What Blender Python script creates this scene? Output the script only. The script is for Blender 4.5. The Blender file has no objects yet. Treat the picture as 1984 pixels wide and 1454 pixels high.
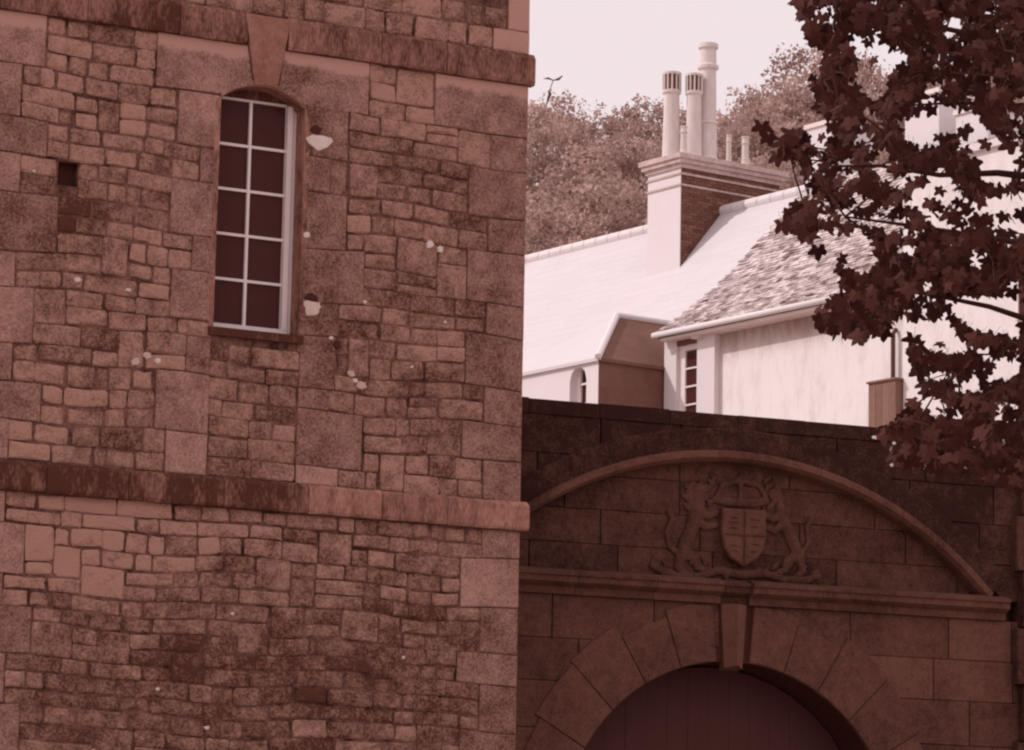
import bpy, bmesh, math, random
from mathutils import Vector, Matrix
random.seed(7)
R = random.random
def U(a, b): return a + (b - a) * R()
scene = bpy.context.scene
COL = scene.collection

# ------------------------------------------------------------------ camera
FPX, CX, CY = 6500.0, 992.0, 727.0          # focal length in photo pixels
PITCH, ROLL = math.radians(9.37), math.radians(1.15)
CAM = Vector((0, 0, 1.6))
Fw = Vector((0, math.cos(PITCH), math.sin(PITCH)))
Up0 = Vector((0, -math.sin(PITCH), math.cos(PITCH)))
R0 = Vector((1, 0, 0))
Rt = R0 * math.cos(ROLL) + Up0 * math.sin(ROLL)
Uv = -R0 * math.sin(ROLL) + Up0 * math.cos(ROLL)
cd = bpy.data.cameras.new('camera'); cam = bpy.data.objects.new('camera', cd); COL.objects.link(cam)
cd.sensor_width = 36; cd.lens = 36 * FPX / 1984; cd.clip_start = 0.5; cd.clip_end = 3000
m = Matrix((Rt, Uv, -Fw)).transposed().to_4x4(); m.translation = CAM
cam.matrix_world = m
scene.camera = cam

# ------------------------------------------------------------------ light
SUN_DIR = Vector((-0.98, -0.05, 0.0)).normalized()
SUN_EL = math.radians(40)
sd = Vector((SUN_DIR.x * math.cos(SUN_EL), SUN_DIR.y * math.cos(SUN_EL), math.sin(SUN_EL)))
world = bpy.data.worlds.new("World"); scene.world = world; world.use_nodes = True
nt = world.node_tree; nt.nodes.clear()
wo = nt.nodes.new('ShaderNodeOutputWorld'); bg = nt.nodes.new('ShaderNodeBackground')
sky = nt.nodes.new('ShaderNodeTexSky'); sky.sky_type = 'NISHITA'; sky.sun_disc = False
sky.sun_elevation = SUN_EL; sky.sun_rotation = math.atan2(SUN_DIR.x, SUN_DIR.y)
sky.dust_density = 6; sky.air_density = 1.0
bw = nt.nodes.new('ShaderNodeRGBToBW')
mr = nt.nodes.new('ShaderNodeMapRange'); mr.inputs['From Min'].default_value = 0; mr.inputs['From Max'].default_value = 12
mr.inputs['To Min'].default_value = 8.7; mr.inputs['To Max'].default_value = 9.6; mr.clamp = True
cb = nt.nodes.new('ShaderNodeVectorMath'); cb.operation = 'SCALE'; cb.inputs[0].default_value = (1.0, 0.86, 0.89)
nt.links.new(sky.outputs[0], bw.inputs[0]); nt.links.new(bw.outputs[0], mr.inputs['Value'])
nt.links.new(mr.outputs[0], cb.inputs['Scale']); nt.links.new(cb.outputs[0], bg.inputs['Color'])
bg.inputs['Strength'].default_value = 0.1
nt.links.new(bg.outputs[0], wo.inputs['Surface'])
sl = bpy.data.lights.new('sun', 'SUN'); sl.energy = 2.2; sl.angle = math.radians(0.5); sl.color = (1.0, 0.93, 0.91)
so = bpy.data.objects.new('sun', sl); COL.objects.link(so)
so.rotation_euler = sd.to_track_quat('Z', 'Y').to_euler(); so.location = (-30, 20, 40)
scene.view_settings.view_transform = 'Standard'; scene.view_settings.look = 'None'
scene.view_settings.gamma = 1; scene.view_settings.exposure = 0.0
scene.cycles.pixel_filter_type = 'BLACKMAN_HARRIS'; scene.cycles.filter_width = 2.3
scene.cycles.max_bounces = 6

# ------------------------------------------------------------------ geometry helpers
def ray(px, py): return (Fw * FPX + Rt * (px - CX) - Uv * (py - CY)).normalized()
def at(px, py, depth):
    r = ray(px, py); return CAM + r * (depth / r.y)
def proj(p):
    d = p - CAM; k = FPX / d.dot(Fw)
    return CX + d.dot(Rt) * k, CY - d.dot(Uv) * k
def hit(px, py, q, n):
    r = ray(px, py); return CAM + r * ((q - CAM).dot(n) / r.dot(n))
Z = Vector((0, 0, 1))
class Frame:
    """a vertical wall plane: u runs along e, v is the height, w sticks out towards the viewer"""
    def __init__(s, q, e):
        s.q = Vector((q.x, q.y, 0)); s.e = Vector(e).normalized(); s.n = s.e.cross(Z).normalized()
        if s.n.dot(CAM - s.q) < 0: s.n = -s.n
    warp = None
    def P(s, u, v, w=0):
        if s.warp: v = s.warp(u, v)
        return s.q + s.e * u + Z * v + s.n * w
    def uv(s, px, py, w=0):
        p = hit(px, py, s.q + s.n * w, s.n) - s.q; return p.dot(s.e), p.z
    def px(s, u, v, w=0): return proj(s.P(u, v, w))

LOC = {}
def put(o, parent=None, loc=None):
    COL.objects.link(o)
    if parent is not None: o.parent = parent
    LOC[o.name] = Vector(loc) if loc is not None else (LOC[parent.name] if parent is not None else Vector())
def tag(o, label=None, cat=None, group=None, kind=None):
    if label: o['label'] = label
    if cat: o['category'] = cat
    if group: o['group'] = group
    if kind: o['kind'] = kind
    return o
def thing(name, loc, label, cat, group=None):
    o = bpy.data.objects.new(name, None); o.location = loc; put(o, None, loc); o.empty_display_size = .2
    return tag(o, label, cat, group)
class MB:
    """collects geometry in world coordinates and links it as one mesh object"""
    def __init__(s): s.v = []; s.f = []; s.t = []
    def add(s, vs, fs, tone=.5):
        b = len(s.v); s.v += [Vector(v) for v in vs]
        for f in fs: s.f.append([b + i for i in f]); s.t.append(tone)
    def box(s, o, a, b, c, tone=.5):
        """box from corner o along vectors a, b, c"""
        o = Vector(o); vs = [o, o+a, o+a+b, o+b, o+c, o+a+c, o+a+b+c, o+b+c]
        fs = [[0,3,2,1],[4,5,6,7],[0,1,5,4],[1,2,6,5],[2,3,7,6],[3,0,4,7]]
        if a.cross(b).dot(c) < 0: fs = [f[::-1] for f in fs]
        s.add(vs, fs, tone)
    def fbox(s, F, u0, u1, v0, v1, w0, w1, tone=.5):
        s.box(F.P(u0, v0, w0), F.e * (u1-u0), Z * (v1-v0), F.n * (w1-w0), tone)
    def prism(s, poly, d, tone=.5):
        """polygon of 3D points extruded by vector d"""
        n = len(poly); vs = list(poly) + [p + d for p in poly]
        nrm = Vector()
        for i in range(n): nrm += poly[i].cross(poly[(i+1) % n])
        fs = [list(range(n))[::-1], list(range(n, 2*n))] + [[i, (i+1) % n, n+(i+1) % n, n+i] for i in range(n)]
        if nrm.dot(d) < 0: fs = [f[::-1] for f in fs]
        s.add(vs, fs, tone)
    def tube(s, pts, rad, k=8, caps=True, tone=.5):
        pts = [Vector(p) for p in pts]; n = len(pts)
        if not hasattr(rad, '__len__'): rad = [rad] * n
        vs = []; ref = None
        for i, p in enumerate(pts):
            t = (pts[min(i+1, n-1)] - pts[max(i-1, 0)]).normalized()
            if ref is None: ref = t.orthogonal()
            ref = (ref - t * ref.dot(t)).normalized(); b = t.cross(ref)
            for j in range(k):
                a = 2 * math.pi * j / k; vs.append(p + (ref * math.cos(a) + b * math.sin(a)) * rad[i])
        fs = [[i*k+j, i*k+(j+1) % k, (i+1)*k+(j+1) % k, (i+1)*k+j] for i in range(n-1) for j in range(k)]
        if caps: fs += [list(range(k))[::-1], [(n-1)*k+j for j in range(k)]]
        s.add(vs, fs, tone)
    def lathe(s, base, prof, k=20, tone=.5):
        vs = []
        for r, h in prof:
            for j in range(k):
                a = 2*math.pi*j/k; vs.append(Vector(base) + Vector((r*math.cos(a), r*math.sin(a), h)))
        n = len(prof)
        fs = [[i*k+j, i*k+(j+1) % k, (i+1)*k+(j+1) % k, (i+1)*k+j] for i in range(n-1) for j in range(k)]
        fs += [list(range(k))[::-1], [(n-1)*k+j for j in range(k)]]
        s.add(vs, fs, tone)
    def build(s, name, mat, parent=None, smooth=False, kind=None, label=None):
        L = LOC[parent.name] if parent is not None else Vector()
        me = bpy.data.meshes.new(name); me.from_pydata([v - L for v in s.v], [], s.f); me.materials.append(mat)
        a = me.attributes.new('tone', 'FLOAT', 'FACE'); a.data.foreach_set('value', s.t)
        if smooth: me.polygons.foreach_set('use_smooth', [True] * len(me.polygons))
        me.update()
        o = bpy.data.objects.new(name, me); put(o, parent)
        if kind: o['kind'] = kind
        if label: o['label'] = label
        return o

# ------------------------------------------------------------------ materials
def mat(name, c0, c1, s1=1.2, s2=9, s3=45, tk=1.2, bump=.35, rough=.92, spec=.15, amt=(.55, .55, .45), strips=(), bdist=.01, bias=0, stretch=(1,1,1)):
    """colour runs from c0 to c1 with three scales of noise and the tone of each piece"""
    mt = bpy.data.materials.new(name); mt.use_nodes = True; t = mt.node_tree; N = t.nodes; L = t.links
    b = N['Principled BSDF']; b.inputs['Roughness'].default_value = rough; b.inputs['Specular IOR Level'].default_value = spec
    tc = N.new('ShaderNodeTexCoord'); mp = N.new('ShaderNodeMapping'); mp.inputs['Scale'].default_value = stretch
    L.new(tc.outputs['Object'], mp.inputs[0])
    at_ = N.new('ShaderNodeAttribute'); at_.attribute_name = 'tone'
    def mth(op, a, b_):
        n = N.new('ShaderNodeMath'); n.operation = op
        for i, x in enumerate((a, b_)):
            if isinstance(x, (int, float)): n.inputs[i].default_value = x
            else: L.new(x, n.inputs[i])
        return n.outputs[0]
    acc = mth('MULTIPLY', mth('SUBTRACT', at_.outputs['Fac'], .5), tk); last = None
    acc = mth('ADD', acc, .5 + bias)
    for sc, am in zip((s1, s2, s3), amt):
        n = N.new('ShaderNodeTexNoise'); n.inputs['Scale'].default_value = sc; n.inputs['Detail'].default_value = 4
        n.inputs['Roughness'].default_value = .6
        L.new(mp.outputs[0], n.inputs['Vector'])
        acc = mth('ADD', acc, mth('MULTIPLY', mth('SUBTRACT', n.outputs['Fac'], .5), am * 2)); last = n
        if sc == s2: mid = n
    if strips:
        sx = N.new('ShaderNodeSeparateXYZ'); L.new(tc.outputs['Object'], sx.inputs[0])
        for z0, z1, am in strips:
            r = N.new('ShaderNodeMapRange'); r.interpolation_type = 'SMOOTHSTEP'
            r.inputs['From Min'].default_value = z0; r.inputs['From Max'].default_value = z1
            r.inputs['To Max'].default_value = am
            wob = mth('ADD', sx.outputs['Z'], mth('MULTIPLY', mth('SUBTRACT', mid.outputs['Fac'], .5), .10))
            L.new(wob, r.inputs['Value']); acc = mth('ADD', acc, r.outputs[0])
    mx = N.new('ShaderNodeMix'); mx.data_type = 'RGBA'; mx.clamp_factor = True
    L.new(acc, mx.inputs[0]); mx.inputs[6].default_value = (*c0, 1); mx.inputs[7].default_value = (*c1, 1)
    L.new(mx.outputs[2], b.inputs['Base Color'])
    if bump:
        bp = N.new('ShaderNodeBump'); bp.inputs['Strength'].default_value = bump; bp.inputs['Distance'].default_value = bdist
        L.new(last.outputs['Fac'], bp.inputs['Height']); L.new(bp.outputs[0], b.inputs['Normal'])
    return mt
M = {}
M['stone'] = mat('rubble_limestone', (0.1058, 0.03903, 0.0265), (0.46, 0.2556, 0.1946), s1=1.6, s2=8, s3=40, amt=(0.6, 0.78, 0.95), bump=.6, bdist=.02)
M['ashlar'] = mat('dressed_limestone', (0.22, 0.08585, 0.0603), (0.6, 0.3333, 0.2565), amt=(0.4, 0.35, 0.3), tk=1.1)
M['band'] = mat('weathered_string_course', (0.095, 0.03262, 0.02308), (0.475, 0.2399, 0.1795), amt=(0.6, 0.7, 0.7), tk=1.5, stretch=(1,1,.35))
M['mortar'] = mat('old_lime_mortar', (.05, .018, .013), (.29, .14, .11), s1=1.8, s2=6, s3=30, amt=(.7, 1.0, .6), bias=-.06)
M['lime'] = mat('white_lime_patch', (0.6, 0.4242, 0.351), (0.86, 0.76, 0.74), amt=(.2,.4,.3))
M['hole'] = mat('dark_socket', (0.06, 0.01919, 0.0162), (0.09, 0.0303, 0.0252), bump=0)
M['paint'] = mat('white_gloss_paint', (0.8, 0.68, 0.66), (0.86, 0.77, 0.76), rough=.5, amt=(.2,.2,.2), bump=0)
M['gate'] = mat('sooty_gateway_stone', (0.03818, 0.01313, 0.009548), (0.179, 0.07796, 0.05728), amt=(0.5, 0.45, 0.6), s3=40, tk=1.3)
M['gatejoint'] = mat('gateway_joint', (0.05, 0.01616, 0.0117), (0.1, 0.03535, 0.0252))
M['wood'] = mat('black_oiled_oak', (0.082, 0.03147, 0.02878), (0.1025, 0.03975, 0.03616), stretch=(6,6,.4), bump=.2)
M['render'] = mat('limewashed_render', (.70, .62, .62), (.78, .715, .715), amt=(.25,.25,.15), bump=.15)
M['cream'] = mat('cream_limewash', (0.6, 0.4444, 0.351), (0.84, 0.74, 0.74), amt=(.5,.3,.2), bias=.15, bump=.2, stretch=(1,1,.4))
M['slatew'] = mat('pale_stone_slates', (.61, .545, .555), (.69, .63, .64), amt=(.2,.3,.3), bump=.2)
M['slate'] = mat('lichened_stone_slate', (0.14, 0.06565, 0.0495), (0.74, 0.64, 0.63), tk=1.6, amt=(.4,.6,.5), bump=.5, bdist=.02)
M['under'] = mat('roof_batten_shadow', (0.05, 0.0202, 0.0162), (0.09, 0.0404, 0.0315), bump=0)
M['brick'] = mat('dark_red_brick', (0.136, 0.0558, 0.04054), (0.255, 0.1288, 0.09945), tk=1.0)
M['bmortar'] = mat('brick_mortar', (0.1275, 0.0558, 0.04208), (0.204, 0.103, 0.0765))
M['shade'] = mat('shade_brown', (0.1445, 0.06439, 0.04743), (0.2465, 0.1288, 0.09945), amt=(.5,.3,.2))  # brown standing in for shade on the wing's side slope and wall
M['pot'] = mat('buff_chimney_pot', (0.55, 0.44, 0.41), (0.86, 0.79, 0.76), amt=(.3,.4,.2), bump=.1, stretch=(1,1,.3))
M['timber'] = mat('brown_painted_timber', (0.17, 0.08585, 0.0675), (0.3, 0.1717, 0.135), stretch=(4,4,.5))
M['lead'] = mat('dark_lead', (0.08, 0.03535, 0.027), (0.16, 0.07575, 0.0585))
M['hillleaf'] = mat('hill_foliage', (.32, .20, .17), (.70, .505, .455), tk=1.4, amt=(.3,.3,.1), bump=0)
tr_ = M['hillleaf'].node_tree; pb_ = tr_.nodes['Principled BSDF']; tl_ = tr_.nodes.new('ShaderNodeBsdfTranslucent'); ms_ = tr_.nodes.new('ShaderNodeMixShader')
ms_.inputs[0].default_value = .5; tr_.links.new(pb_.inputs['Base Color'].links[0].from_socket, tl_.inputs['Color'])
tr_.links.new(pb_.outputs[0], ms_.inputs[1]); tr_.links.new(tl_.outputs[0], ms_.inputs[2]); tr_.links.new(ms_.outputs[0], tr_.nodes['Material Output'].inputs['Surface'])
M['leaf'] = mat('dark_maple_leaf', (0.052, 0.01565, 0.0126), (0.082, 0.02626, 0.02025), tk=1.0, amt=(.2,.2,.2), bump=0, rough=.7, spec=.08)
M['leafglint'] = mat('sun_glint_leaf', (0.6, 0.48, 0.46), (0.8, 0.7, 0.68), tk=1.0, bump=0, rough=.4)  # pale colour paints sun glints low in the maple
M['bark'] = mat('dark_bark', (0.045, 0.01616, 0.0117), (0.1, 0.0404, 0.0297), stretch=(4,4,1))
M['ground'] = mat('pale_bounce_ground', (0.3, 0.2121, 0.171), (0.46, 0.36, 0.34), s1=.2, s2=1.5, s3=12)  # foreground ground out of view, made pale to bounce light up the walls
M['hill'] = mat('hillside_scrub', (0.08, 0.03535, 0.027), (0.16, 0.0808, 0.063), s1=.1, s2=.8, s3=6)
def glass_mat():
    mt = bpy.data.materials.new('dark_window_glass'); mt.use_nodes = True
    b = mt.node_tree.nodes['Principled BSDF']; b.inputs['Base Color'].default_value = (.078, .026, .0235, 1)
    b.inputs['Roughness'].default_value = .12; b.inputs['Specular IOR Level'].default_value = .06
    return mt
M['glass'] = glass_mat()

# ------------------------------------------------------------------ terrain
def ground_z(x, y):
    def sm(a, b, t):
        t = max(0, min(1, (t-a)/(b-a))); return t*t*(3-2*t)
    return sm(42, 64, y) * 6 + sm(84, 160, y) * 20 + sm(160, 420, y) * 55 + .25 * math.sin(x*.11) * math.sin(y*.09) * sm(40, 70, y)
mb = MB(); xs = [-900,-500,-250,-120]+[-60+4*i for i in range(31)]+[120,250,500,900]
ys = [-400,-150,-60,-20,0,10,20,30,36,40,44,48,52,56,60,64,70,76,84,92,100,110,120,130,140,150,160,180,210,250,300,360,420,600,1200]
vs = [Vector((x, y, ground_z(x, y))) for y in ys for x in xs]; nx = len(xs)
mb.add(vs, [[j*nx+i, j*nx+i+1, (j+1)*nx+i+1, (j+1)*nx+i] for j in range(len(ys)-1) for i in range(nx-1)])
g = mb.build('ground', M['ground'], smooth=True, kind='structure')

# ------------------------------------------------------------------ stones
def stone_geo(mb, F, u0, u1, v0, v1, wf, gap=.016, jit=.012, wb=-.05, tone=.5, bulge=.012):
    g_ = gap/2; a, b, c, d = u0+g_, u1-g_, v0+g_, v1-g_
    if b-a < .02 or d-c < .02: return
    J = min(jit, (b-a)*.12, (d-c)*.14)
    cr = min(.022, (b-a)*.14, (d-c)*.16) * (jit/.012)
    def j(): return U(-J, J)
    rim = []
    for (x, y, sx, sy) in ((a,c,1,1),(b,c,-1,1),(b,d,-1,-1),(a,d,1,-1)):
        k1 = cr*U(.3, 1.3); k2 = cr*U(.3, 1.3)
        p1 = (x+sx*k1+j()*.3, y+sy*max(0, j())); p2 = (x+sx*max(0, j()), y+sy*k2+j()*.3)
        rim += ([p2, p1] if sx*sy > 0 else [p1, p2])
    mid = []
    for i in range(0, 8):
        mid.append(rim[i])
        if i % 2 == 1:
            q = rim[(i+1) % 8]; mid.append(((rim[i][0]+q[0])/2 + j()*.5, (rim[i][1]+q[1])/2 + j()*.5))
    rim = mid; n = len(rim); cx, cy = (a+b)/2, (c+d)/2
    ins = .008 + jit*.5
    w1 = wf - .006 - U(0, bulge*.5)
    inner = []
    for (x, y) in rim:
        dx, dy = cx-x, cy-y; l = math.hypot(dx, dy) or 1
        inner.append((x+dx/l*ins*1.4, y+dy/l*ins*1.4))
    vs = [F.P(x, y, wb) for x, y in rim] + [F.P(x, y, w1) for x, y in rim] + \
         [F.P(x, y, wf + U(-bulge, bulge)*.4) for x, y in inner] + [F.P(cx+j(), cy+j(), wf + U(0, bulge))]
    ccw = F.e.cross(Z).dot(F.n) > 0
    fs = [[i, (i+1) % n, n+(i+1) % n, n+i] for i in range(n)] + [[n+i, n+(i+1) % n, 2*n+(i+1) % n, 2*n+i] for i in range(n)] + \
         [[2*n+i, 2*n+(i+1) % n, 3*n] for i in range(n)]
    if not ccw: fs = [f[::-1] for f in fs]
    mb.add(vs, fs, tone)
def poly_geo(mb, F, poly, wf, wb=-.05, gap=.012, tone=.5, bev=.01):
    """dressed block with any outline in (u, v)"""
    n = len(poly); cx = sum(p[0] for p in poly)/n; cy = sum(p[1] for p in poly)/n
    def sh(k):
        r = []
        for x, y in poly:
            dx, dy = cx-x, cy-y; l = math.hypot(dx, dy) or 1; r.append((x+dx/l*k, y+dy/l*k))
        return r
    A = sh(gap*.7); B = sh(gap*.7+bev)
    area = sum(poly[i][0]*poly[(i+1)%n][1]-poly[(i+1)%n][0]*poly[i][1] for i in range(n))
    vs = [F.P(x, y, wb) for x, y in A] + [F.P(x, y, wf-bev*.8) for x, y in A] + [F.P(x, y, wf) for x, y in B]
    fs = [[i, (i+1) % n, n+(i+1) % n, n+i] for i in range(n)] + [[n+i, n+(i+1) % n, 2*n+(i+1) % n, 2*n+i] for i in range(n)] + [list(range(2*n, 3*n))]
    if (area > 0) != (F.e.cross(Z).dot(F.n) > 0): fs = [f[::-1] for f in fs]
    mb.add(vs, fs, tone)
def course_levels(v0, v1, hmin, hmax):
    n = max(1, round((v1-v0)/((hmin+hmax)/2))); h = [U(hmin, hmax) for _ in range(n)]; k = (v1-v0)/sum(h); r = [v0]
    for x in h: r.append(r[-1]+x*k)
    r[-1] = v1; return r
def fill(u0, u1, levels, blocked, wmin, wmax, cell=.02, pdouble=.08):
    """coursed rubble between the given course levels: rectangles covering everything not blocked"""
    nu = int(round((u1-u0)/cell)); out = []; taken = {}
    for k in range(len(levels)-1):
        a, b = levels[k], levels[k+1]
        free = [not (blocked(u0+(x+.5)*cell, a+.015) or blocked(u0+(x+.5)*cell, b-.015)) and (k, x) not in taken for x in range(nu)]
        x = 0
        while x < nu:
            if not free[x]: x += 1; continue
            run = 0
            while x+run < nu and free[x+run]: run += 1
            h = b-a; w = U(wmin, wmax) if R() < .78 else U(wmin*.65, wmin*1.1)
            w = int(round(w*(1.15 if h < .17 else 1)/cell))
            if run - w < wmin/cell*.8: w = run if run < wmax/cell*1.2 else run//2
            w = max(1, min(w, run)); top = b
            if R() < pdouble and k+2 < len(levels) and .16 < w*cell < .5 and levels[k+2]-a < .44:
                c = levels[k+2]
                if all(not blocked(u0+(x+j+.5)*cell, c-.015) and not blocked(u0+(x+j+.5)*cell, b+.015) for j in range(w)):
                    top = c
                    for j in range(w): taken[(k+1, x+j)] = 1
            if top == b and h > .185 and w*cell > .3 and R() < .10:
                m_ = a + h*U(.4, .6); out.append((u0+x*cell, u0+(x+w)*cell, a, m_)); out.append((u0+x*cell, u0+(x+w)*cell, m_, b))
            else: out.append((u0+x*cell, u0+(x+w)*cell, a, top))
            x += w
    return out
def courses(mk, u0, u1, levels, wmin, wmax, lower, upper):
    """dressed courses cut to a curved edge: mk(polygon) for every block"""
    for k in range(len(levels)-1):
        a, b = levels[k], levels[k+1]; u = u0 - (k % 2)*wmin*.5
        while u < u1:
            w = U(wmin, wmax); e = min(u+w, u1); s_ = max(u, u0); N = 12; run = []
            pts = [s_+(e-s_)*i/N for i in range(N+1)]; runs = []
            for t in pts:
                lo, hi = max(a, lower(t)), min(b, upper(t))
                if hi-lo > .015: run.append((t, lo, hi))
                else:
                    if len(run) > 1: runs.append(run)
                    run = []
            if len(run) > 1: runs.append(run)
            for r_ in runs:
                if all(abs(x[1]-a) < 1e-6 and abs(x[2]-b) < 1e-6 for x in r_): r_ = [r_[0], r_[-1]]
                mk([(t, lo) for t, lo, hi in r_] + [(t, hi) for t, lo, hi in r_][::-1])
            u += w

# ================================================================== LEFT BUILDING
WF = Frame(at(1014, 700, 33.0), (.89, .454, 0))     # u = 0 at the corner, negative to the left
corner = WF.q.copy()
bl = thing('stone_building', (corner.x, corner.y, 0), 'tall brown rubble stone building filling the left half, with one arched window', 'building')
def rect(x0, y0, x1, y1):
    xm, ym = (x0+x1)/2, (y0+y1)/2
    return WF.uv(x0, ym)[0], WF.uv(x1, ym)[0], WF.uv(xm, y1)[1], WF.uv(xm, y0)[1]
def wv(px, py): return WF.uv(px, py)
UL = wv(-260, 700)[0]
bandU0, bandU1 = wv(1000, 164)[1], wv(1000, 103)[1]      # upper string course
bandL0, bandL1 = wv(1000, 1029)[1], wv(1000, 985)[1]     # lower string course
bandL1 = bandL0 + .285
VB, VT = wv(500, 1490)[1], wv(500, -60)[1]
# window opening
wu0, wu1 = wv(424, 300)[0], wv(589, 300)[0]
wv0 = wv(490, 641)[1]; wcr = wv(508, 168)[1]; wsp = wcr - .17
def arch_v(u):                                  # underside of the window arch
    h = (wu1-wu0)/2; c = (wu0+wu1)/2; r = .17; RR = (h*h+r*r)/(2*r); x = min(abs(u-c), h)
    return wcr - RR + math.sqrt(RR*RR-x*x)
blocks = []
def rows(side_px, lst, left):                   # list of (y0, y1, x inner edge)
    for y0, y1, xi in lst:
        r = rect(side_px, y0, xi, y1) if left else rect(xi, y0, side_px, y1)
        blocks.append(r)
QR = [(172,262,842),(262,340,950),(340,430,908),(430,505,945),(505,580,905),(580,668,942),(668,740,902),(740,822,938),(822,893,895),(893,985,935),
      (1037,1092,933),(1092,1178,892),(1178,1258,930),(1258,1335,885),(1335,1420,928),(1420,1500,890)]
vprev = None
for y0, y1, xi in QR:
    u = WF.uv(xi, (y0+y1)/2)[0]; blocks.append((u, 0.0, WF.uv(975, y1)[1], WF.uv(975, y0)[1]))
for y0, y1, xi in [(-25,60,985),(60,103,955)]:
    u = WF.uv(xi, (y0+y1)/2)[0]; blocks.append((u, 0.0, WF.uv(985, y1)[1], WF.uv(985, y0)[1]))
QL = [(26,130,90),(130,225,42),(225,310,92),(310,385,40),(385,475,112),(475,560,30),(560,645,65),(645,735,24),(735,805,80),(805,887,17),
      (948,1018,10),(1018,1105,48),(1105,1180,5),(1180,1260,60),(1260,1385,8),(1385,1480,36)]
for y0, y1, xi in QL:
    u = WF.uv(xi, (y0+y1)/2)[0]; v1_, v0_ = WF.uv(20, y0)[1], WF.uv(20, y1)[1]
    blocks.append((wv(-110, 700)[0], u, v0_, v1_))
for y0, y1, xi in [(178,265,345),(265,350,388),(350,440,330),(440,530,372),(530,640,330)]:
    u = WF.uv(xi, (y0+y1)/2)[0]; blocks.append((u, wu0, WF.uv(400, y1)[1], WF.uv(400, y0)[1]))
for y0, y1, xi in [(213,300,675),(300,385,640),(385,478,672),(478,578,706),(578,662,655)]:
    u = WF.uv(xi, (y0+y1)/2)[0]; blocks.append((wu1, u, WF.uv(615, y1)[1], WF.uv(615, y0)[1]))
for y0, y1, xi in [(662,740,360),(740,830,300),(830,912,320)]:
    u = WF.uv(xi, (y0+y1)/2)[0]; blocks.append((u, wv(405,780)[0], WF.uv(370, y1)[1], WF.uv(370, y0)[1]))
for y0, y1, xi in [(664,745,650),(745,800,638),(800,890,702),(890,945,655)]:
    u = WF.uv(xi, (y0+y1)/2)[0]; blocks.append((wv(577,780)[0], u, WF.uv(610, y1)[1], WF.uv(610, y0)[1]))
# snap block tops to the bands
fixed = []
for (a, b, c, d) in blocks:
    if abs(d-bandU0) < .06: d = bandU0
    if abs(c-bandL1) < .09: c = bandL1
    if abs(d-bandL0) < .09: d = bandL0
    if abs(c-bandU1) < .06: c = bandU1
    fixed.append((a, b, c, d))
LEV = course_levels(VB, bandL0, .13, .175) + course_levels(bandL1, bandU0, .155, .205) + course_levels(bandU1, VT, .17, .21)
def snap(v): return min(LEV, key=lambda l: abs(l-v)) if VB < v < VT else v
blocks = [(a, b, snap(c), snap(d)) for a, b, c, d in fixed if snap(d) > snap(c)]
arch_u0, arch_u1 = wv(303, 110)[0], wv(716, 160)[0]; wsp_b = snap(wsp)
vent = rect(113, 313, 152, 360)
def blockedL(u, v):
    if bandL0 <= v < bandL1 or bandU0 <= v < bandU1: return True
    if wu0 <= u <= wu1 and wv0-.09 <= v <= wcr: return True
    if arch_u0 <= u <= arch_u1 and wsp_b <= v < bandU0: return True
    if vent[0] <= u <= vent[1] and vent[2] <= v <= vent[3]: return True
    for a, b, c, d in blocks:
        if a <= u < b and c <= v < d: return True
    return False
rub = fill(UL, -.001, LEV, blockedL, .21, .48)
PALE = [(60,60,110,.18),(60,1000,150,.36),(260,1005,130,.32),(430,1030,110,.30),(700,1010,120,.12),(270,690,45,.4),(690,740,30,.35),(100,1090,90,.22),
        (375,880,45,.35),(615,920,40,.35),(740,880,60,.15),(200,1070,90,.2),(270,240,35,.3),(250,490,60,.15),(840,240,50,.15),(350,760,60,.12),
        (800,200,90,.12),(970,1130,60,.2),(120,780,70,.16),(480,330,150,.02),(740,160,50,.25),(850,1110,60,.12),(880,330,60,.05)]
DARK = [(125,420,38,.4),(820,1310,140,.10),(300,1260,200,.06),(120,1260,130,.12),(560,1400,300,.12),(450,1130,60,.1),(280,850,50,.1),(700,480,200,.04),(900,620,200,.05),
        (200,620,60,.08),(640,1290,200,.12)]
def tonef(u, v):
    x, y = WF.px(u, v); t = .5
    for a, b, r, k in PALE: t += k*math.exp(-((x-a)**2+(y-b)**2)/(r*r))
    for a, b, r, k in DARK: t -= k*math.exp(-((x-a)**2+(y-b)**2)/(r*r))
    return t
def warpL(u, v):
    if bandL1 < v < bandU0: k = min(1, (v-bandL1)/.5, (bandU0-v)/.5)
    elif v < bandL0: k = min(1, (bandL0-v)/.5)
    else: k = 0
    return v + k*(.022*math.sin(u*1.9+v*1.3) + .012*math.sin(u*4.3-v*2.1))
core = MB()                                       # mortar core of the wall, with the window opening left out
def corebox(a, b, c, d): core.fbox(WF, a, b, c, d, -.5, -.014)
BH = 13.5
corebox(UL-6, vent[0], 0, BH); corebox(vent[1], wu0, 0, BH); corebox(vent[0], vent[1], 0, vent[2]); corebox(vent[0], vent[1], vent[3], BH); corebox(wu1, 0, 0, BH); corebox(wu0, wu1, 0, wv0-.06); corebox(wu0, wu1, wcr+.06, BH)
core.fbox(WF, UL-6, -.0, 0, BH, -9, -.502)
co = core.build('wall_core', M['mortar'], bl)
rub.sort(key=lambda r: -(r[1]-r[0])*(r[3]-r[2]))
rest = MB(); WF.warp = warpL
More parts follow.
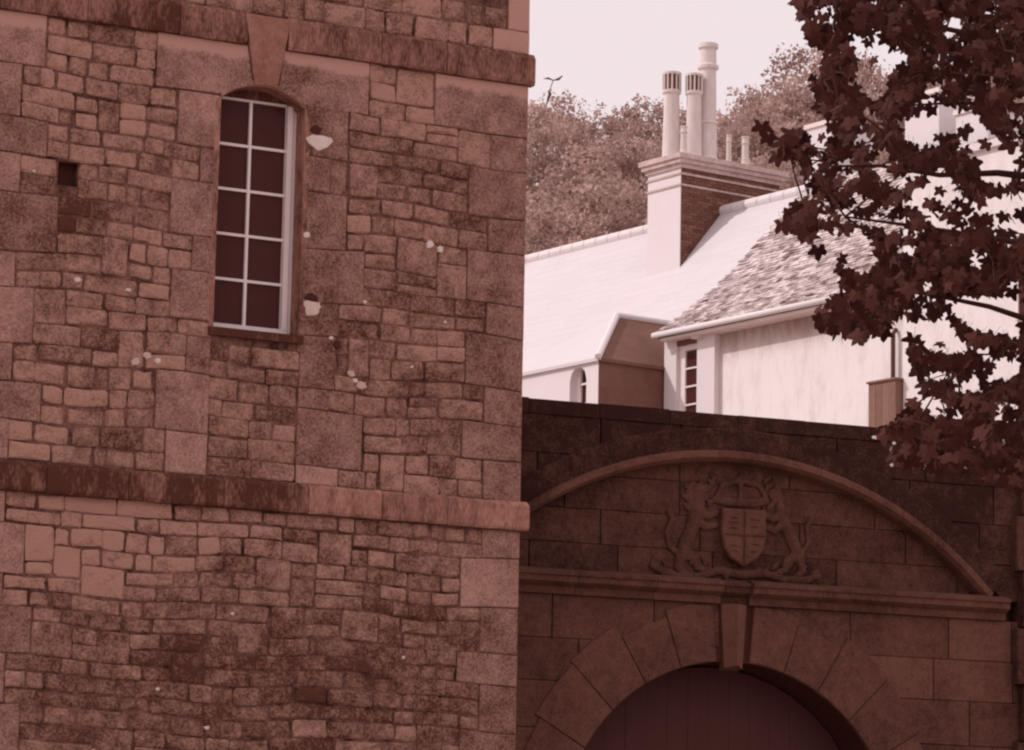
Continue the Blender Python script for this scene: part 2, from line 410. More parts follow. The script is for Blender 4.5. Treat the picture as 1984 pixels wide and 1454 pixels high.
for i, (a, b, c, d) in enumerate(rub):
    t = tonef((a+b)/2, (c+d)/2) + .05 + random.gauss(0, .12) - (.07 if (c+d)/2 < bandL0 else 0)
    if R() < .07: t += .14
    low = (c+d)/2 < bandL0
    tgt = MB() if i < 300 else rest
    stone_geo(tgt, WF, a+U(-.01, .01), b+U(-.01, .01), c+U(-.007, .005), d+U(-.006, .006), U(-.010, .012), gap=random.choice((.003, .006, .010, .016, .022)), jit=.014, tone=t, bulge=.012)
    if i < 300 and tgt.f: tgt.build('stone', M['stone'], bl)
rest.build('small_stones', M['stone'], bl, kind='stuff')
ashm = mat('dressed_limestone_jambs', (0.117, 0.0441, 0.0333), (0.504, 0.288, 0.2295), amt=(.6, .5, .85), tk=1.1, s2=5, s3=42,
           strips=((bandU0-.17, bandU0-.07, .85),))
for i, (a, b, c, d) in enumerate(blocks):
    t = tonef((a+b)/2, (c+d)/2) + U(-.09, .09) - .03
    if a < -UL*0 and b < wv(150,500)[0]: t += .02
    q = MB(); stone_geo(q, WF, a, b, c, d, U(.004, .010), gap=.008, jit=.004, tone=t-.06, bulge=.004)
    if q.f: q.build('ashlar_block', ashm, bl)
WF.warp = None
# arch stones over the window: two springers and a keystone that runs up through the string course
kt0, kt1 = wv(470, 60)[0], wv(560, 60)[0]; kb0, kb1 = wv(492, 165)[0], wv(538, 168)[0]
def arc_pts(a, b, n=7): return [(a+(b-a)*i/n, arch_v(a+(b-a)*i/n)) for i in range(n+1)]
def kx(v, lo):                                     # edge of the keystone at height v
    t = (v-wcr)/(bandU1-wcr); return (kb0+(kt0-kb0)*t) if lo else (kb1+(kt1-kb1)*t)
for side in (0, 1):
    if side == 0: poly = [(arch_u0, bandU0), (arch_u0, wsp_b), (wu0, wsp_b)] + arc_pts(wu0, kb0) + [(kx(bandU0, True), bandU0)]
    else: poly = [(kx(bandU0, False), bandU0)] + arc_pts(kb1, wu1) + [(wu1, wsp_b), (arch_u1, wsp_b), (arch_u1, bandU0)]
    q = MB(); poly_geo(q, WF, poly, .008, tone=.46, bev=.006); q.build('springer', ashm, bl)
q = MB(); poly_geo(q, WF, [(kt0, bandU1-.02)] + arc_pts(kb0, kb1, 4) + [(kt1, bandU1-.02)], .065, tone=.30, bev=.010)
for i, v in enumerate(q.v):                       # its face leans out from the arch up to the string course
    if i >= len(q.v)//3: q.v[i] = v - WF.n*.052*max(0, 1-(v.z-wcr)/(bandU0-wcr)) if v.z < bandU0 else v
q.build('keystone', M['ashlar'], bl)
# string courses, block by block
def course(v0, v1, cuts, out, tonefn):
    for i in range(len(cuts)-1):
        a, b = cuts[i], cuts[i+1]; h = v1-v0
        pr = [(-.05, v0), (out*.82, v0), (out, v0+h*.10), (out+U(-.004,.004), v0+h*.86), (out*.25, v1), (-.05, v1)]
        n = len(pr); N_ = 6; q = MB(); vs = []
        wob = U(-.003, .003)
        for k in range(N_+1):
            u = a+.004+(b-a-.008)*k/N_
            if i == len(cuts)-2 and k == N_: u = b
            for w, v in pr: vs.append(WF.P(u, v + (U(-.006, .006) if w > 0 else 0) + wob, w + (U(-.004, .004) if w > 0 else 0)))
        fs = [[k*n+j, (k+1)*n+j, (k+1)*n+(j+1) % n, k*n+(j+1) % n] for k in range(N_) for j in range(n)]
        fs += [list(range(n)), [N_*n+j for j in range(n)][::-1]]
        q.add(vs, fs, tonefn((a+b)/2))
        q.build('string_course_block', M['band'], bl)
cu = lambda xs, y: [UL-5, UL-2.6, UL] + [wv(x, y)[0] for x in xs] + [.10]
course(bandU0, bandU1, cu([-40, 165, 345], 60)[:-1] + [kx(bandU0+.1, True)-.012], .055, lambda u: .33 + U(-.07, .07))
course(bandU0, bandU1, [kx(bandU0+.1, False)+.012] + [wv(x, 120)[0] for x in (735, 862)] + [.045], .055, lambda u: .40 + U(-.05, .05))
course(bandL0, bandL1, cu([-60, 85, 245, 430], 930)[:-1] + [wv(592, 960)[0]], .075, lambda u: .24 + U(-.08, .08) + .16*max(0, 1-abs(u-wv(560, 960)[0])/.8))
course(bandL0, bandL1, [wv(x, 990)[0] for x in (592, 735, 862)] + [.065], .07, lambda u: .58 + U(-.08, .08))
# quoin return and the plain wall above and below the picture keep the core; putlog hole:
q = MB(); u0, u1, v0, v1 = vent
q.fbox(WF, u0+.002, u1-.002, v0+.002, v1-.002, -.30, -.13); q.build('putlog_hole', M['hole'], bl)
# lime patches, sockets
def disc(px, py, r, mat_, name, w=.012, sq=1.0, cut=None, tone=.5, th=.03):
    u, v = wv(px, py); pts = []
    for i in range(18):
        a = 2*math.pi*i/18; k = U(.70, 1.14); x, y = r*k*math.cos(a), r*k*math.sin(a)*sq
        if cut is not None and y > cut*r: y = cut*r + U(-.05, .05)*r
        pts.append((u+x, v+y))
    q = MB(); poly_geo(q, WF, pts, w, wb=w-th, gap=0, bev=.008, tone=tone); q.build(name, mat_, bl)
disc(619, 272, .135, M['lime'], 'lime_patch', w=.020, cut=.30)
disc(612, 252, .062, M['hole'], 'socket_hole', w=.024, sq=.7)
disc(605, 594, .105, M['lime'], 'lime_patch', w=.018, cut=.45, tone=.3)
disc(602, 577, .080, M['hole'], 'socket_hole', w=.022, sq=.5)
disc(832, 475, .045, M['lime'], 'lime_patch', w=.022); disc(852, 484, .036, M['lime'], 'lime_patch', w=.022)
disc(641, 656, .022, M['lime'], 'lime_patch', w=.022); disc(652, 668, .045, M['hole'], 'socket_hole', w=.018)
for px, py, r in ((150,543,.038),(248,563,.030),(593,456,.036),(706,586,.024),(65,332,.016),(450,1190,.020),(262,702,.05),(285,690,.045),(305,700,.035),(680,725,.045),(700,748,.05),(688,738,.03),(781,1275,.02),(437,930,.02),(797,712,.02),(862,625,.016),(180,1455,.02),(400,1411,.03),(305,1336,.025)):
    disc(px, py, r, M['lime'], 'lime_patch', w=.018, sq=U(.6, 1), tone=.5 if r < .04 else .0)
# window
def window():
    D0, D1 = -.27, -.20
    q = MB()                                            # stone reveals and soffit
    q.fbox(WF, wu1-.002, wu1+.05, wv0, wsp, -.48, .006); q.fbox(WF, wu0-.05, wu0+.002, wv0, wsp, -.48, .006)
    pts = arc_pts(wu0-.0, wu1+.0, 14)
    for i in range(14):
        (a, va), (b, vb) = pts[i], pts[i+1]
        q.prism([WF.P(a, va, -.48), WF.P(b, vb, -.48), WF.P(b, vb+.05, -.48), WF.P(a, va+.05, -.48)], WF.n*.484, .4)
    q.build('reveal', M['band'], bl)
    q = MB(); q.fbox(WF, wu0-.05, wu1+.04, wv0-.085, wv0-.005, -.45, .035, .12); q.build('sill', M['band'], bl)
    win = bpy.data.objects.new('arched_window', None); put(win, bl)
    fr = MB(); t = .042
    g1 = WF.uv(480, 197, D1)[1]
    fr.fbox(WF, wu0+.003, wu0+t*.75, wv0, g1, D0, D1); fr.fbox(WF, wu1-.045, wu1-.003, wv0, g1, D0, D1-.005)
    fr.fbox(WF, wu1-.105, wu1-.053, wv0+.07, g1, D0-.01, D1+.025)
    fr.fbox(WF, wu0+t*.75, wu1-.0455, wv0, wv0+.075, D0, D1+.02)
    iu0, iu1 = wu0+t*.75, wu1-.105
    top = wsp-.03
    g1 = WF.uv(480, 197, D1)[1]
    fr.fbox(WF, wu0+.032, wu1-.106, g1, g1+.022, D0, D1-.012)
    hd = MB()
    for i in range(14):                                  # head infill from sash to arch curve, its shade put into the dark tone
        (a, va), (b, vb) = pts[i], pts[i+1]
        a2, b2 = max(a, wu0+.003), min(b, wu1-.003)
        hd.prism([WF.P(a2, g1+.023, D0-.004), WF.P(b2, g1+.023, D0-.004), WF.P(b2, max(vb, g1+.03), D0-.004), WF.P(a2, max(va, g1+.03), D0-.004)], WF.n*(D1-D0+.01), .1)
    fr.build('frame', M['paint'], win); hd.build('window_head', M['band'], win)
    g0 = wv0+.075; um = (iu0+iu1)/2 - .0
    q = MB(); q.fbox(WF, um-.014, um+.014, g0, g1, D0+.01, D1-.012); q.build('glazing_bar', M['paint'], win)
    hs = [g0+(g1-g0)*k/5 for k in range(6)]
    for k in range(1, 5):
        q = MB(); q.fbox(WF, iu0, um-.0145, hs[k]-.013, hs[k]+.013, D0+.012, D1-.016); q.fbox(WF, um+.0145, iu1, hs[k]-.013, hs[k]+.013, D0+.012, D1-.016)
        q.build('glazing_bar', M['paint'], win)
    for k in range(5):
        for a, b in ((iu0, um), (um, iu1)):
            q = MB(); q.fbox(WF, a+.001, b-.001, hs[k]+.001, hs[k+1]-.001+(.06 if k == 4 else 0), D0+.018, D0+.024); q.build('pane', M['glass'], win)
    q = MB(); q.fbox(WF, wu0-.02, wu1+.02, wv0-.02, wcr+.02, -.495, -.45); q.build('dark_interior', M['hole'], win)
window()

# ================================================================== GATEWAY
GF = Frame(at(1420, 1140, 35.5), (.926, .376, 0))    # u = 0 under the keystone
gt = thing('stone_gateway', (GF.q.x, GF.q.y, 0), 'dark stone gateway wall with a round arch and a carved coat of arms', 'gateway')
gv = lambda px, py, w=0: GF.uv(px, py, w)
def gtop(u): return TOP
TOP = (gv(1030, 773)[1] + gv(1700, 825)[1])/2
corn1 = gv(1420, 1128)[1]; corn0 = gv(1420, 1172)[1]     # cornice top and bottom
RA = 1.95; ca_v = gv(1418, 1283)[1] - RA     # lower arch: radius, centre height
segcr = gv(1425, 889)[1]; sag = segcr - corn1 - .0; half = 525/(6500/35.5)/.926
RS = (half*half+sag*sag)/(2*sag); cs_v = segcr - RS
GU0, GU1 = gv(880, 1000)[0], gv(2060, 1000)[0]
PIL = gv(1958, 1100)[0]
WREC = -.16                                             # recess of the tympanum
def seg_inside(u, v, k=0): return math.hypot(u, v-cs_v) < RS+k
core = MB()
N_ = 48; base = ca_v
us = [GU0] + [RA*-math.cos(math.pi*i/N_) for i in range(N_+1)] + [GU1]
for i in range(len(us)-1):
    a, b = us[i], us[i+1]
    if b <= -RA+1e-6 or a >= RA-1e-6: lo = 0; va = vb = 0
    else: va = base+math.sqrt(max(0, RA*RA-a*a)); vb = base+math.sqrt(max(0, RA*RA-b*b))
    core.prism([GF.P(a, va, -.9), GF.P(b, vb, -.9), GF.P(b, corn0, -.9), GF.P(a, corn0, -.9)], GF.n*.88)
core.fbox(GF, GU0, GU1, corn0, TOP-.012, -.9, WREC-.021)
gc = core.build('wall_core', M['gatejoint'], gt)
# courses of the spandrels, tympanum and upper wall, cut to the arches; the rings lie proud over the cut edges
def arcv(u, r, c): return c + math.sqrt(r*r-u*u) if abs(u) < r else -99
def mk(w, wb, t0, sg):
    def f(poly):
        if min(p[0] for p in poly) > PIL+.3: return
        q = MB(); poly_geo(q, GF, poly, w+U(-.003, .004), wb=wb, gap=.010, tone=t0+random.gauss(0, sg), bev=.007)
        if q.f: q.build('ashlar_block', M['gate'], gt)
    return f
big = lambda u: 99
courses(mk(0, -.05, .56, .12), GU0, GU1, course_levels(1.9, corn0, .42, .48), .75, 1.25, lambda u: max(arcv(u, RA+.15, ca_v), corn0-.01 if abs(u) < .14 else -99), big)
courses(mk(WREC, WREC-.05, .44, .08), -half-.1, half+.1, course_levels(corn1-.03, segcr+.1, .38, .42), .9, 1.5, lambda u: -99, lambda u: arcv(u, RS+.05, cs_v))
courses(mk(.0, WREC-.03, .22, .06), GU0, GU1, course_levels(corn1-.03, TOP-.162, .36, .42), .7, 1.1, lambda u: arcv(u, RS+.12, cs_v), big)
cuts = [GU0+(GU1-GU0)*i/9 for i in range(10)]
for i in range(9):
    q = MB(); q.fbox(GF, cuts[i]+.003, cuts[i+1]-.003, TOP-.16, TOP+U(-.012,.008), -.96, .012, .12+U(-.05, .05)); q.build('coping_stone', M['gate'], gt)
# segmental archivolt in the upper wall: outer fascia, inner pale roll
a0 = math.asin(min(1, half/RS)); NV = 17
for i in range(NV):
    t0, t1 = -a0 + 2*a0*i/NV, -a0 + 2*a0*(i+1)/NV; e = .0003
    for nm, tn, prof in (('archivolt_stone', .20+U(-.06, .06), [(RS+.32, -.2), (RS+.32, .016), (RS+.30, .024), (RS+.078, .024), (RS+.078, -.2)]),
                         ('archivolt_roll', .66+U(-.10, .10), [(RS+.077, -.2), (RS+.077, .035), (RS+.06, .06), (RS+.0, .055), (RS-.035, .0), (RS-.05, -.2)])):
        q = MB(); vs = []; n = len(prof); K = 3
        for k in range(K+1):
            t = t0+e*.5+(t1-t0-2*e)*k/K
            for r, w in prof: vs.append(GF.P(r*math.sin(t), cs_v + r*math.cos(t), w))
        fs = [[k*n+j, k*n+(j+1) % n, (k+1)*n+(j+1) % n, (k+1)*n+j] for k in range(K) for j in range(n)] + [list(range(n))[::-1], [K*n+j for j in range(n)]]
        q.add(vs, fs, tn); q.build(nm, M['gate'], gt)
# cornice in lengths with a projecting break over the keystone
def cornice(a, b, o=0, tone=.6):
    H = corn1-corn0; q = MB()
    pr = [(-.2, corn0+.0), (.05+o, corn0), (.06+o, corn0+H*.3), (.12+o, corn0+H*.42), (.15+o, corn0+H*.5), (.15+o, corn0+H*.72), (.17+o, corn0+H*.78), (.17+o, corn0+H*.9), (.05+o, corn1+.02), (-.2, corn1+.02)]
    n = len(pr); vs = [GF.P(a, v, w) for w, v in pr] + [GF.P(b, v, w) for w, v in pr]
    q.add(vs, [[j, n+j, n+(j+1) % n, (j+1) % n] for j in range(n)] + [list(range(n)), [n+j for j in range(n)][::-1]], tone)
    q.build('cornice_block', M['gate'], gt)
for s in (-1, 1):
    c_ = [.17, 1.0, 1.9, 3.3] if s > 0 else [.17, .95, 1.85, 2.9]
    for i in range(3): cornice(min(s*c_[i], s*c_[i+1])+.003, max(s*c_[i], s*c_[i+1])-.003, 0, .56+U(-.08, .08))
cornice(-.165, .165, -.06, .42)
# voussoirs, square-topped against the courses, radiating from the arch
angs = [math.radians(x) for x in (5.5, 18, 31, 45, 60, 76, 92)]
for s in (-1, 1):
    for i in range(6):
        t0, t1 = s*angs[i], s*angs[i+1]; ro = RA + (.64, .56, .70, .66, .60, .56)[i]
        pts = [(RA*math.sin(t0+(t1-t0)*k/4), ca_v+RA*math.cos(t0+(t1-t0)*k/4)) for k in range(5)]
        def outp(t):
            r = min(ro, (corn0-.004-ca_v)/max(.05, math.cos(t))); return (r*math.sin(t), ca_v+r*math.cos(t))
        outer = [outp(t1), outp((t0+t1)/2), outp(t0)]
        q = MB(); poly_geo(q, GF, pts+outer, .022+U(-.003, .003), wb=-.1, tone=.66+U(-.10, .12), gap=.007, bev=.012); q.build('voussoir', M['gate'], gt)
# prow-shaped keystone
kb, kt_ = gv(1418, 1296)[1], corn0-.002; q = MB()
v8 = [(-.105, kb-.02, -.1), (.105, kb-.02, -.1), (-.105, kb, .03), (0, kb+.03, .12), (.105, kb, .03), (-.15, kt_, -.1), (.15, kt_, -.1), (-.15, kt_, .03), (0, kt_, .13), (.15, kt_, .03)]
q.add([GF.P(*p) for p in v8], [[2,3,8,7],[3,4,9,8],[0,2,7,5],[4,1,6,9],[0,1,4,3,2],[5,7,8,9,6],[1,0,5,6]], .8); q.build('keystone', M['gate'], gt)
# soffit of the arch and the closed oak doors
q = MB()
for i in range(N_):
    t0, t1 = math.pi*i/N_, math.pi*(i+1)/N_
    P_ = lambda t, r, w: GF.P(-r*math.cos(t), ca_v+r*math.sin(t), w)
    q.add([P_(t0, RA+.001, -3.6), P_(t1, RA+.001, -3.6), P_(t1, RA+.001, -.02), P_(t0, RA+.001, -.02), P_(t0, RA+.2, -3.6), P_(t1, RA+.2, -3.6), P_(t1, RA+.2, -.8), P_(t0, RA+.2, -.8)],
          [[0,1,2,3],[7,6,5,4]], .3)
for s in (-1, 1): q.fbox(GF, min(s*RA, s*(RA+.3)), max(s*RA, s*(RA+.3)), 0, ca_v, -3.6, -.9, .3)
q.build('vault', M['gate'], gt)
for s in (-1, 1):
    dr = bpy.data.objects.new('oak_door', None); put(dr, gt)
    n = 8; wd = RA/n
    for i in range(n):
        a, b = sorted((s*i*wd, s*(i+1)*wd)); a += .0015; b -= .0015
        hi = max(abs(a), abs(b)); ht = ca_v+math.sqrt(max(0, RA*RA-hi*hi)); ht2 = ca_v+math.sqrt(max(0, RA*RA-min(abs(a), abs(b))**2))
        va, vb = (ht2, ht) if abs(a) < abs(b) else (ht, ht2)
        q = MB(); q.prism([GF.P(a, .02, -.62), GF.P(b, .02, -.62), GF.P(b, vb-.02, -.62), GF.P(a, va-.02, -.62)], GF.n*(.05+U(0, .003)), U(.45, .55)); q.build('plank', M['wood'], dr)
q = MB(); q.fbox(GF, -RA, RA, 0, ca_v+RA, -3.2, -2.8); q.build('passage_end', M['hole'], gt)
# pier at the right-hand end
for i in range(11):
    v0 = .0+i*.62; q = MB(); stone_geo(q, GF, PIL + (.0 if i % 2 else .08), PIL+1.0, v0, min(v0+.62, TOP+.2), .13, gap=.012, jit=.005, wb=-.2, tone=.3+U(-.1, .1), bulge=.006); q.build('pier_block', M['gate'], gt)

# carved arms -------------------------------------------------------
ar = bpy.data.objects.new('coat_of_arms', None); put(ar, gt)
AW = WREC
def balls(name, chains, mat_, res=.014, sw=.55):
    """one continuous carved body grown from tapered chains of balls; w flattened towards the wall"""
    md = bpy.data.metaballs.new('carving_' + name); md.resolution = res; md.render_resolution = res; md.threshold = .35
    mo = bpy.data.objects.new('carving_' + name, md); COL.objects.link(mo)
    for ch in chains:
        for i in range(len(ch)-1):
            (x0, y0, r0), (x1, y1, r1) = ch[i][:3], ch[i+1][:3]
            n = max(2, int(math.hypot(x1-x0, y1-y0)/(min(r0, r1)*.45)))
            for k in range(n+1):
                t = k/n; el = md.elements.new(); el.co = (x0+(x1-x0)*t, 0, y0+(y1-y0)*t); el.radius = (r0+(r1-r0)*t)*1.62
    bpy.context.view_layer.update()
    dg = bpy.context.evaluated_depsgraph_get(); me = bpy.data.meshes.new_from_object(mo.evaluated_get(dg))
    q = MB()
    vs = [GF.P(v.co.x, v.co.z, AW + .012 - v.co.y*sw) for v in me.vertices]
    q.add(vs, [list(p.vertices) for p in me.polygons], .5)
    bpy.data.objects.remove(mo); bpy.data.metaballs.remove(md); bpy.data.meshes.remove(me)
    if q.f: return q.build(name, mat_, ar, smooth=True)
def A(px, py, r=.05):
    u, v = gv(px, py, AW); return (u, v, r)
# shield
sh = [A(1394, 986)[:2], A(1478, 991)[:2], A(1479, 1040)[:2], A(1474, 1066)[:2], A(1460, 1086)[:2], A(1436, 1099)[:2], A(1412, 1084)[:2], A(1398, 1062)[:2], A(1393, 1036)[:2]]
q = MB(); poly_geo(q, GF, sh, AW+.085, wb=AW, gap=0, bev=.02, tone=.68); shd = q.build('shield', M['gate'], ar)
q = MB(); cu_, cv_ = A(1436, 1038)[:2]
q.fbox(GF, cu_-.008, cu_+.008, A(1436, 1094)[1], A(1436, 992)[1], AW+.08, AW+.1, .5); q.fbox(GF, A(1397,1038)[0], A(1475,1038)[0], cv_-.008, cv_+.008, AW+.08, AW+.099, .5); q.build('shield_quartering', M['gate'], shd)
# small charges in the quarters
for px, py in ((1415, 1003), (1415, 1013), (1415, 1024), (1415, 1058), (1417, 1068), (1456, 1008), (1456, 1022), (1457, 1056), (1453, 1070)):
    u, v = A(px, py)[:2]; q = MB(); q.tube([GF.P(u-.05, v, AW+.085), GF.P(u, v+.008, AW+.095), GF.P(u+.05, v, AW+.085)], [.008, .014, .008], 6, tone=.8); q.build('charge', M['gate'], shd)
# crown over the shield
balls('crown', [[A(1384, 968, .035), A(1410, 973, .04), A(1436, 975, .04), A(1462, 975, .04), A(1484, 972, .035)],
                [A(1390, 958, .025), A(1400, 940, .025), A(1434, 930, .03)], [A(1482, 962, .025), A(1470, 942, .025), A(1434, 930, .03)],
                [A(1434, 965, .022), A(1434, 935, .025)], [A(1434, 926, .03), A(1434, 920, .02)]], M['gate'])
# lion, rampant on the left, turned to the shield
balls('lion', [[A(1318, 1078, .055), A(1330, 1050, .065), A(1340, 1020, .06), A(1350, 990, .075), A(1352, 965, .06), A(1350, 948, .05), A(1362, 952, .035)],
               [A(1350, 990, .05), A(1370, 1000, .035), A(1388, 994, .03)], [A(1346, 1005, .045), A(1366, 1022, .035), A(1386, 1018, .03)],
               [A(1322, 1072, .055), A(1345, 1080, .045), A(1350, 1100, .035), A(1366, 1106, .03)], [A(1318, 1078, .05), A(1312, 1100, .035), A(1326, 1112, .03)],
               [A(1314, 1074, .028), A(1296, 1060, .022), A(1290, 1030, .022), A(1302, 1006, .025), A(1296, 992, .032)],
               [A(1338, 975, .04), A(1334, 955, .035), A(1342, 938, .03)], [A(1332, 985, .03), A(1326, 978, .018)], [A(1330, 966, .03), A(1322, 960, .018)], [A(1334, 948, .028), A(1326, 940, .016)], [A(1356, 935, .02), A(1364, 942, .02)]], M['gate'])
# unicorn on the right
balls('unicorn', [[A(1548, 1082, .055), A(1536, 1054, .06), A(1524, 1026, .055), A(1514, 998, .06), A(1512, 972, .045), A(1506, 954, .04), A(1494, 964, .028)],
                  [A(1506, 950, .018), A(1500, 934, .012), A(1495, 918, .008)],
                  [A(1512, 1000, .045), A(1496, 1006, .032), A(1482, 1000, .025)], [A(1518, 1014, .04), A(1500, 1030, .03), A(1484, 1022, .025)],
                  [A(1544, 1078, .05), A(1524, 1088, .04), A(1520, 1106, .03), A(1504, 1112, .028)], [A(1548, 1082, .045), A(1554, 1106, .032), A(1542, 1118, .028)],
                  [A(1552, 1074, .022), A(1566, 1050, .02), A(1562, 1022, .02), A(1572, 1004, .026)], [A(1522, 975, .03), A(1528, 995, .025)]], M['gate'])
# scroll and foliage under the feet
balls('scroll', [[A(1262, 1096, .03), A(1280, 1106, .035), A(1310, 1118, .04), A(1350, 1118, .035), A(1390, 1106, .035), A(1436, 1114, .04), A(1482, 1112, .035), A(1520, 1124, .035), A(1560, 1126, .035), A(1584, 1116, .03)],
                 [A(1262, 1096, .025), A(1268, 1080, .02)], [A(1400, 1104, .03), A(1406, 1120, .025)]], M['gate'])
for sx in (-1, 1):
    for (x, y) in ((62, 950), (54, 940), (66, 966), (58, 978), (50, 928), (92, 1092), (118, 1098), (142, 1104), (66, 1094), (28, 1108)):
        balls('carved_leaf', [[A(1434+sx*x-5, y+6+sx*x*.06, .018), A(1434+sx*x, y+sx*x*.06, .026), A(1434+sx*(x+9), y-7+sx*x*.06, .014)]], M['gate'], res=.02)

# ================================================================== HOUSES BEHIND
d1 = Vector((-.585, .811, 0)); d2 = Vector((.811, .585, 0)); nB = -d2
# ---- house B: lower wing with the swept stone-slate roof
bcorner = at(1287, 668, 70.0)
HB = Frame(bcorner, -d1)                      # u grows to the right (nearer)
zbB = ground_z(bcorner.x, bcorner.y)
hb = thing('limewashed_cottage', (bcorner.x, bcorner.y, ground_z(bcorner.x, bcorner.y)), 'white limewashed cottage wing with swept stone slate roof and white gutter, behind the gateway', 'house')
zb = ground_z(bcorner.x, bcorner.y) - .6
hv = lambda px, py, w=0: HB.uv(px, py, w)
eave_w = .42
eu0, ev0 = HB.uv(1272, 650, eave_w); eu1, ev1 = HB.uv(1665, 553, eave_w)
EV = ev0 + .02; LEN = 7.3
# bell-cast profile: (distance back along d2 from the eave, rise)
prof = [(0, 0)]; ang = 29; x = z = 0
for i in range(14):
    a_ = math.radians(33 + min(13, i*1.7)); x += .42*math.cos(a_); z += .42*math.sin(a_); prof.append((x, z))
NR = len(prof)
def RB(u, k, lift=0):
    i = min(int(k), NR-2); t = k-i; x = prof[i][0]+(prof[i+1][0]-prof[i][0])*t; z = prof[i][1]+(prof[i+1][1]-prof[i][1])*t
    sx, sz = prof[i+1][0]-prof[i][0], prof[i+1][1]-prof[i][1]; l = math.hypot(sx, sz)
    return HB.P(eu0+u, EV+z+lift*sx/l, eave_w-x+lift*sz/l)
roofB = MB()
vs = [RB(u, i, l_) for l_ in (0, -.12) for u in (0, LEN) for i in range(NR)]
fs = []
for i in range(NR-1):
    fs += [[i, NR+i, NR+i+1, i+1], [2*NR+i, 2*NR+i+1, 3*NR+i+1, 3*NR+i], [i, i+1, 2*NR+i+1, 2*NR+i], [NR+i, 3*NR+i, 3*NR+i+1, NR+i+1]]
fs += [[0, 2*NR, 3*NR, NR], [NR-1, 2*NR-1, 4*NR-1, 3*NR-1]]
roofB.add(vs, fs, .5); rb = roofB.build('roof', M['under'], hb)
slabs = []
k = -.08; row = 0
while k < NR-1.5:
    u = -.04 + (0 if row % 2 else -.1)
    while u < LEN:
        w = U(.11, .26); slabs.append((u, min(w, LEN-u), k, U(.38, .46)*1.15)); u += w
    k += .30; row += 1
def slate_geo(q, u, w, k, h, tn):
    k0, k1 = max(-.05, k), k+h
    l0, l1 = U(.03, .055), U(.008, .018); sk = U(-.01, .01); g_ = .005
    P0 = [RB(u+g_, k0+U(-.05,.05), l0), RB(u+w-g_, k0+U(-.05,.05), l0+U(-.01,.01)), RB(u+w-g_, k1, l1), RB(u+g_+sk, k1, l1)]
    P1 = [RB(u+g_, k0, l0-.028), RB(u+w-g_, k0, l0-.028), RB(u+w-g_, k1, l1-.016), RB(u+g_, k1, l1-.016)]
    q.add(P0+P1, [[0,1,2,3],[7,6,5,4],[0,4,5,1],[1,5,6,2],[2,6,7,3],[3,7,4,0]], tn)
vis = sorted(slabs, key=lambda s: abs(s[0]-2.6) + s[2]*.35)
restS = MB()
for i, (u, w, k, h) in enumerate(vis):
    tn = min(1, max(0, .60+random.gauss(0, .15)))
    q = MB() if i < 300 else restS
    slate_geo(q, u, w, k, h, tn)
    if i < 300: q.build('slate', M['slate'], hb)
restS.build('more_slates', M['slate'], hb, kind='stuff')
# gutter
q = MB(); g0 = HB.P(eu0-.05, EV-.035, eave_w+.05); q.tube([g0, g0 - d1*(LEN+.1)], .062, 10, tone=.6); q.build('gutter', M['render'], hb, smooth=True)
q = MB(); q.fbox(HB, eu0+.1, eu0+LEN, EV-.16, EV-.10, .0, eave_w-.02, .5); q.build('soffit_board', M['cream'], hb)
# wall, in pieces around the bay and the ventilator box
q = MB(); WBK = eu0+.16
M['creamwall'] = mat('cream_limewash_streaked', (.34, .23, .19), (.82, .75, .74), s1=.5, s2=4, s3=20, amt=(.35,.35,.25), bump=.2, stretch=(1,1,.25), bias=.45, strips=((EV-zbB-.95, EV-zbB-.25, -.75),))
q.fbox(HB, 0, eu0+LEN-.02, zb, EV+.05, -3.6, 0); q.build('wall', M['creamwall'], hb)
M['creamwall2'] = mat('tall_house_limewash', (.50, .38, .34), (.82, .75, .74), s1=.6, s2=4, s3=20, amt=(.35,.3,.25), bump=.2, stretch=(1,1,.4), bias=.35)
# bay with two white piers and a sash window
b0, b1, b2, b3 = hv(1287, 720, .15)[0], hv(1310, 720, .15)[0], hv(1350, 720, .15)[0], hv(1384, 720, .15)[0]
zt = hv(1300, 662, .15)[1]
bw_ = bpy.data.objects.new('bay', None); put(bw_, hb)
for a, b in ((b0, b1), (b2, b3)):
    q = MB(); q.fbox(HB, a, b, zb, zt, .001, .15); q.build('pier', M['render'], bw_)
q = MB(); q.fbox(HB, b1, b2, zt-.12, zt, .001, .14); q.fbox(HB, b1, b2, zb, zt-2.6, .001, .13); q.build('bay_panel', M['shade'], bw_)
wn = bpy.data.objects.new('sash_window', None); put(wn, hb)
zw = zt-.2; q = MB(); q.fbox(HB, b1+.004, b1+.19, zt-2.6, zt-.12, .002, .06); q.fbox(HB, b2-.07, b2-.004, zt-2.6, zt-.12, .002, .06)
q.fbox(HB, b1+.19, b2-.07, zw-.04, zt-.12, .002, .06)
for j in range(1, 6): q.fbox(HB, b1+.19, b2-.07, zw-.04-j*.385-.018, zw-.04-j*.385+.018, .006, .055)
q.build('frame', M['paint'], wn)
for j in range(6):
    q = MB(); q.fbox(HB, b1+.191, b2-.071, zw-.04-(j+1)*.385+.019, zw-.04-j*.385-.019, .01, .02); q.build('pane', M['glass'], wn)
q = MB(); a, v = hv(1345, 651, .3); q.fbox(HB, a-.12, a+.12, v-.05, v+.05, .02, .3); q.build('bracket', M['render'], hb)
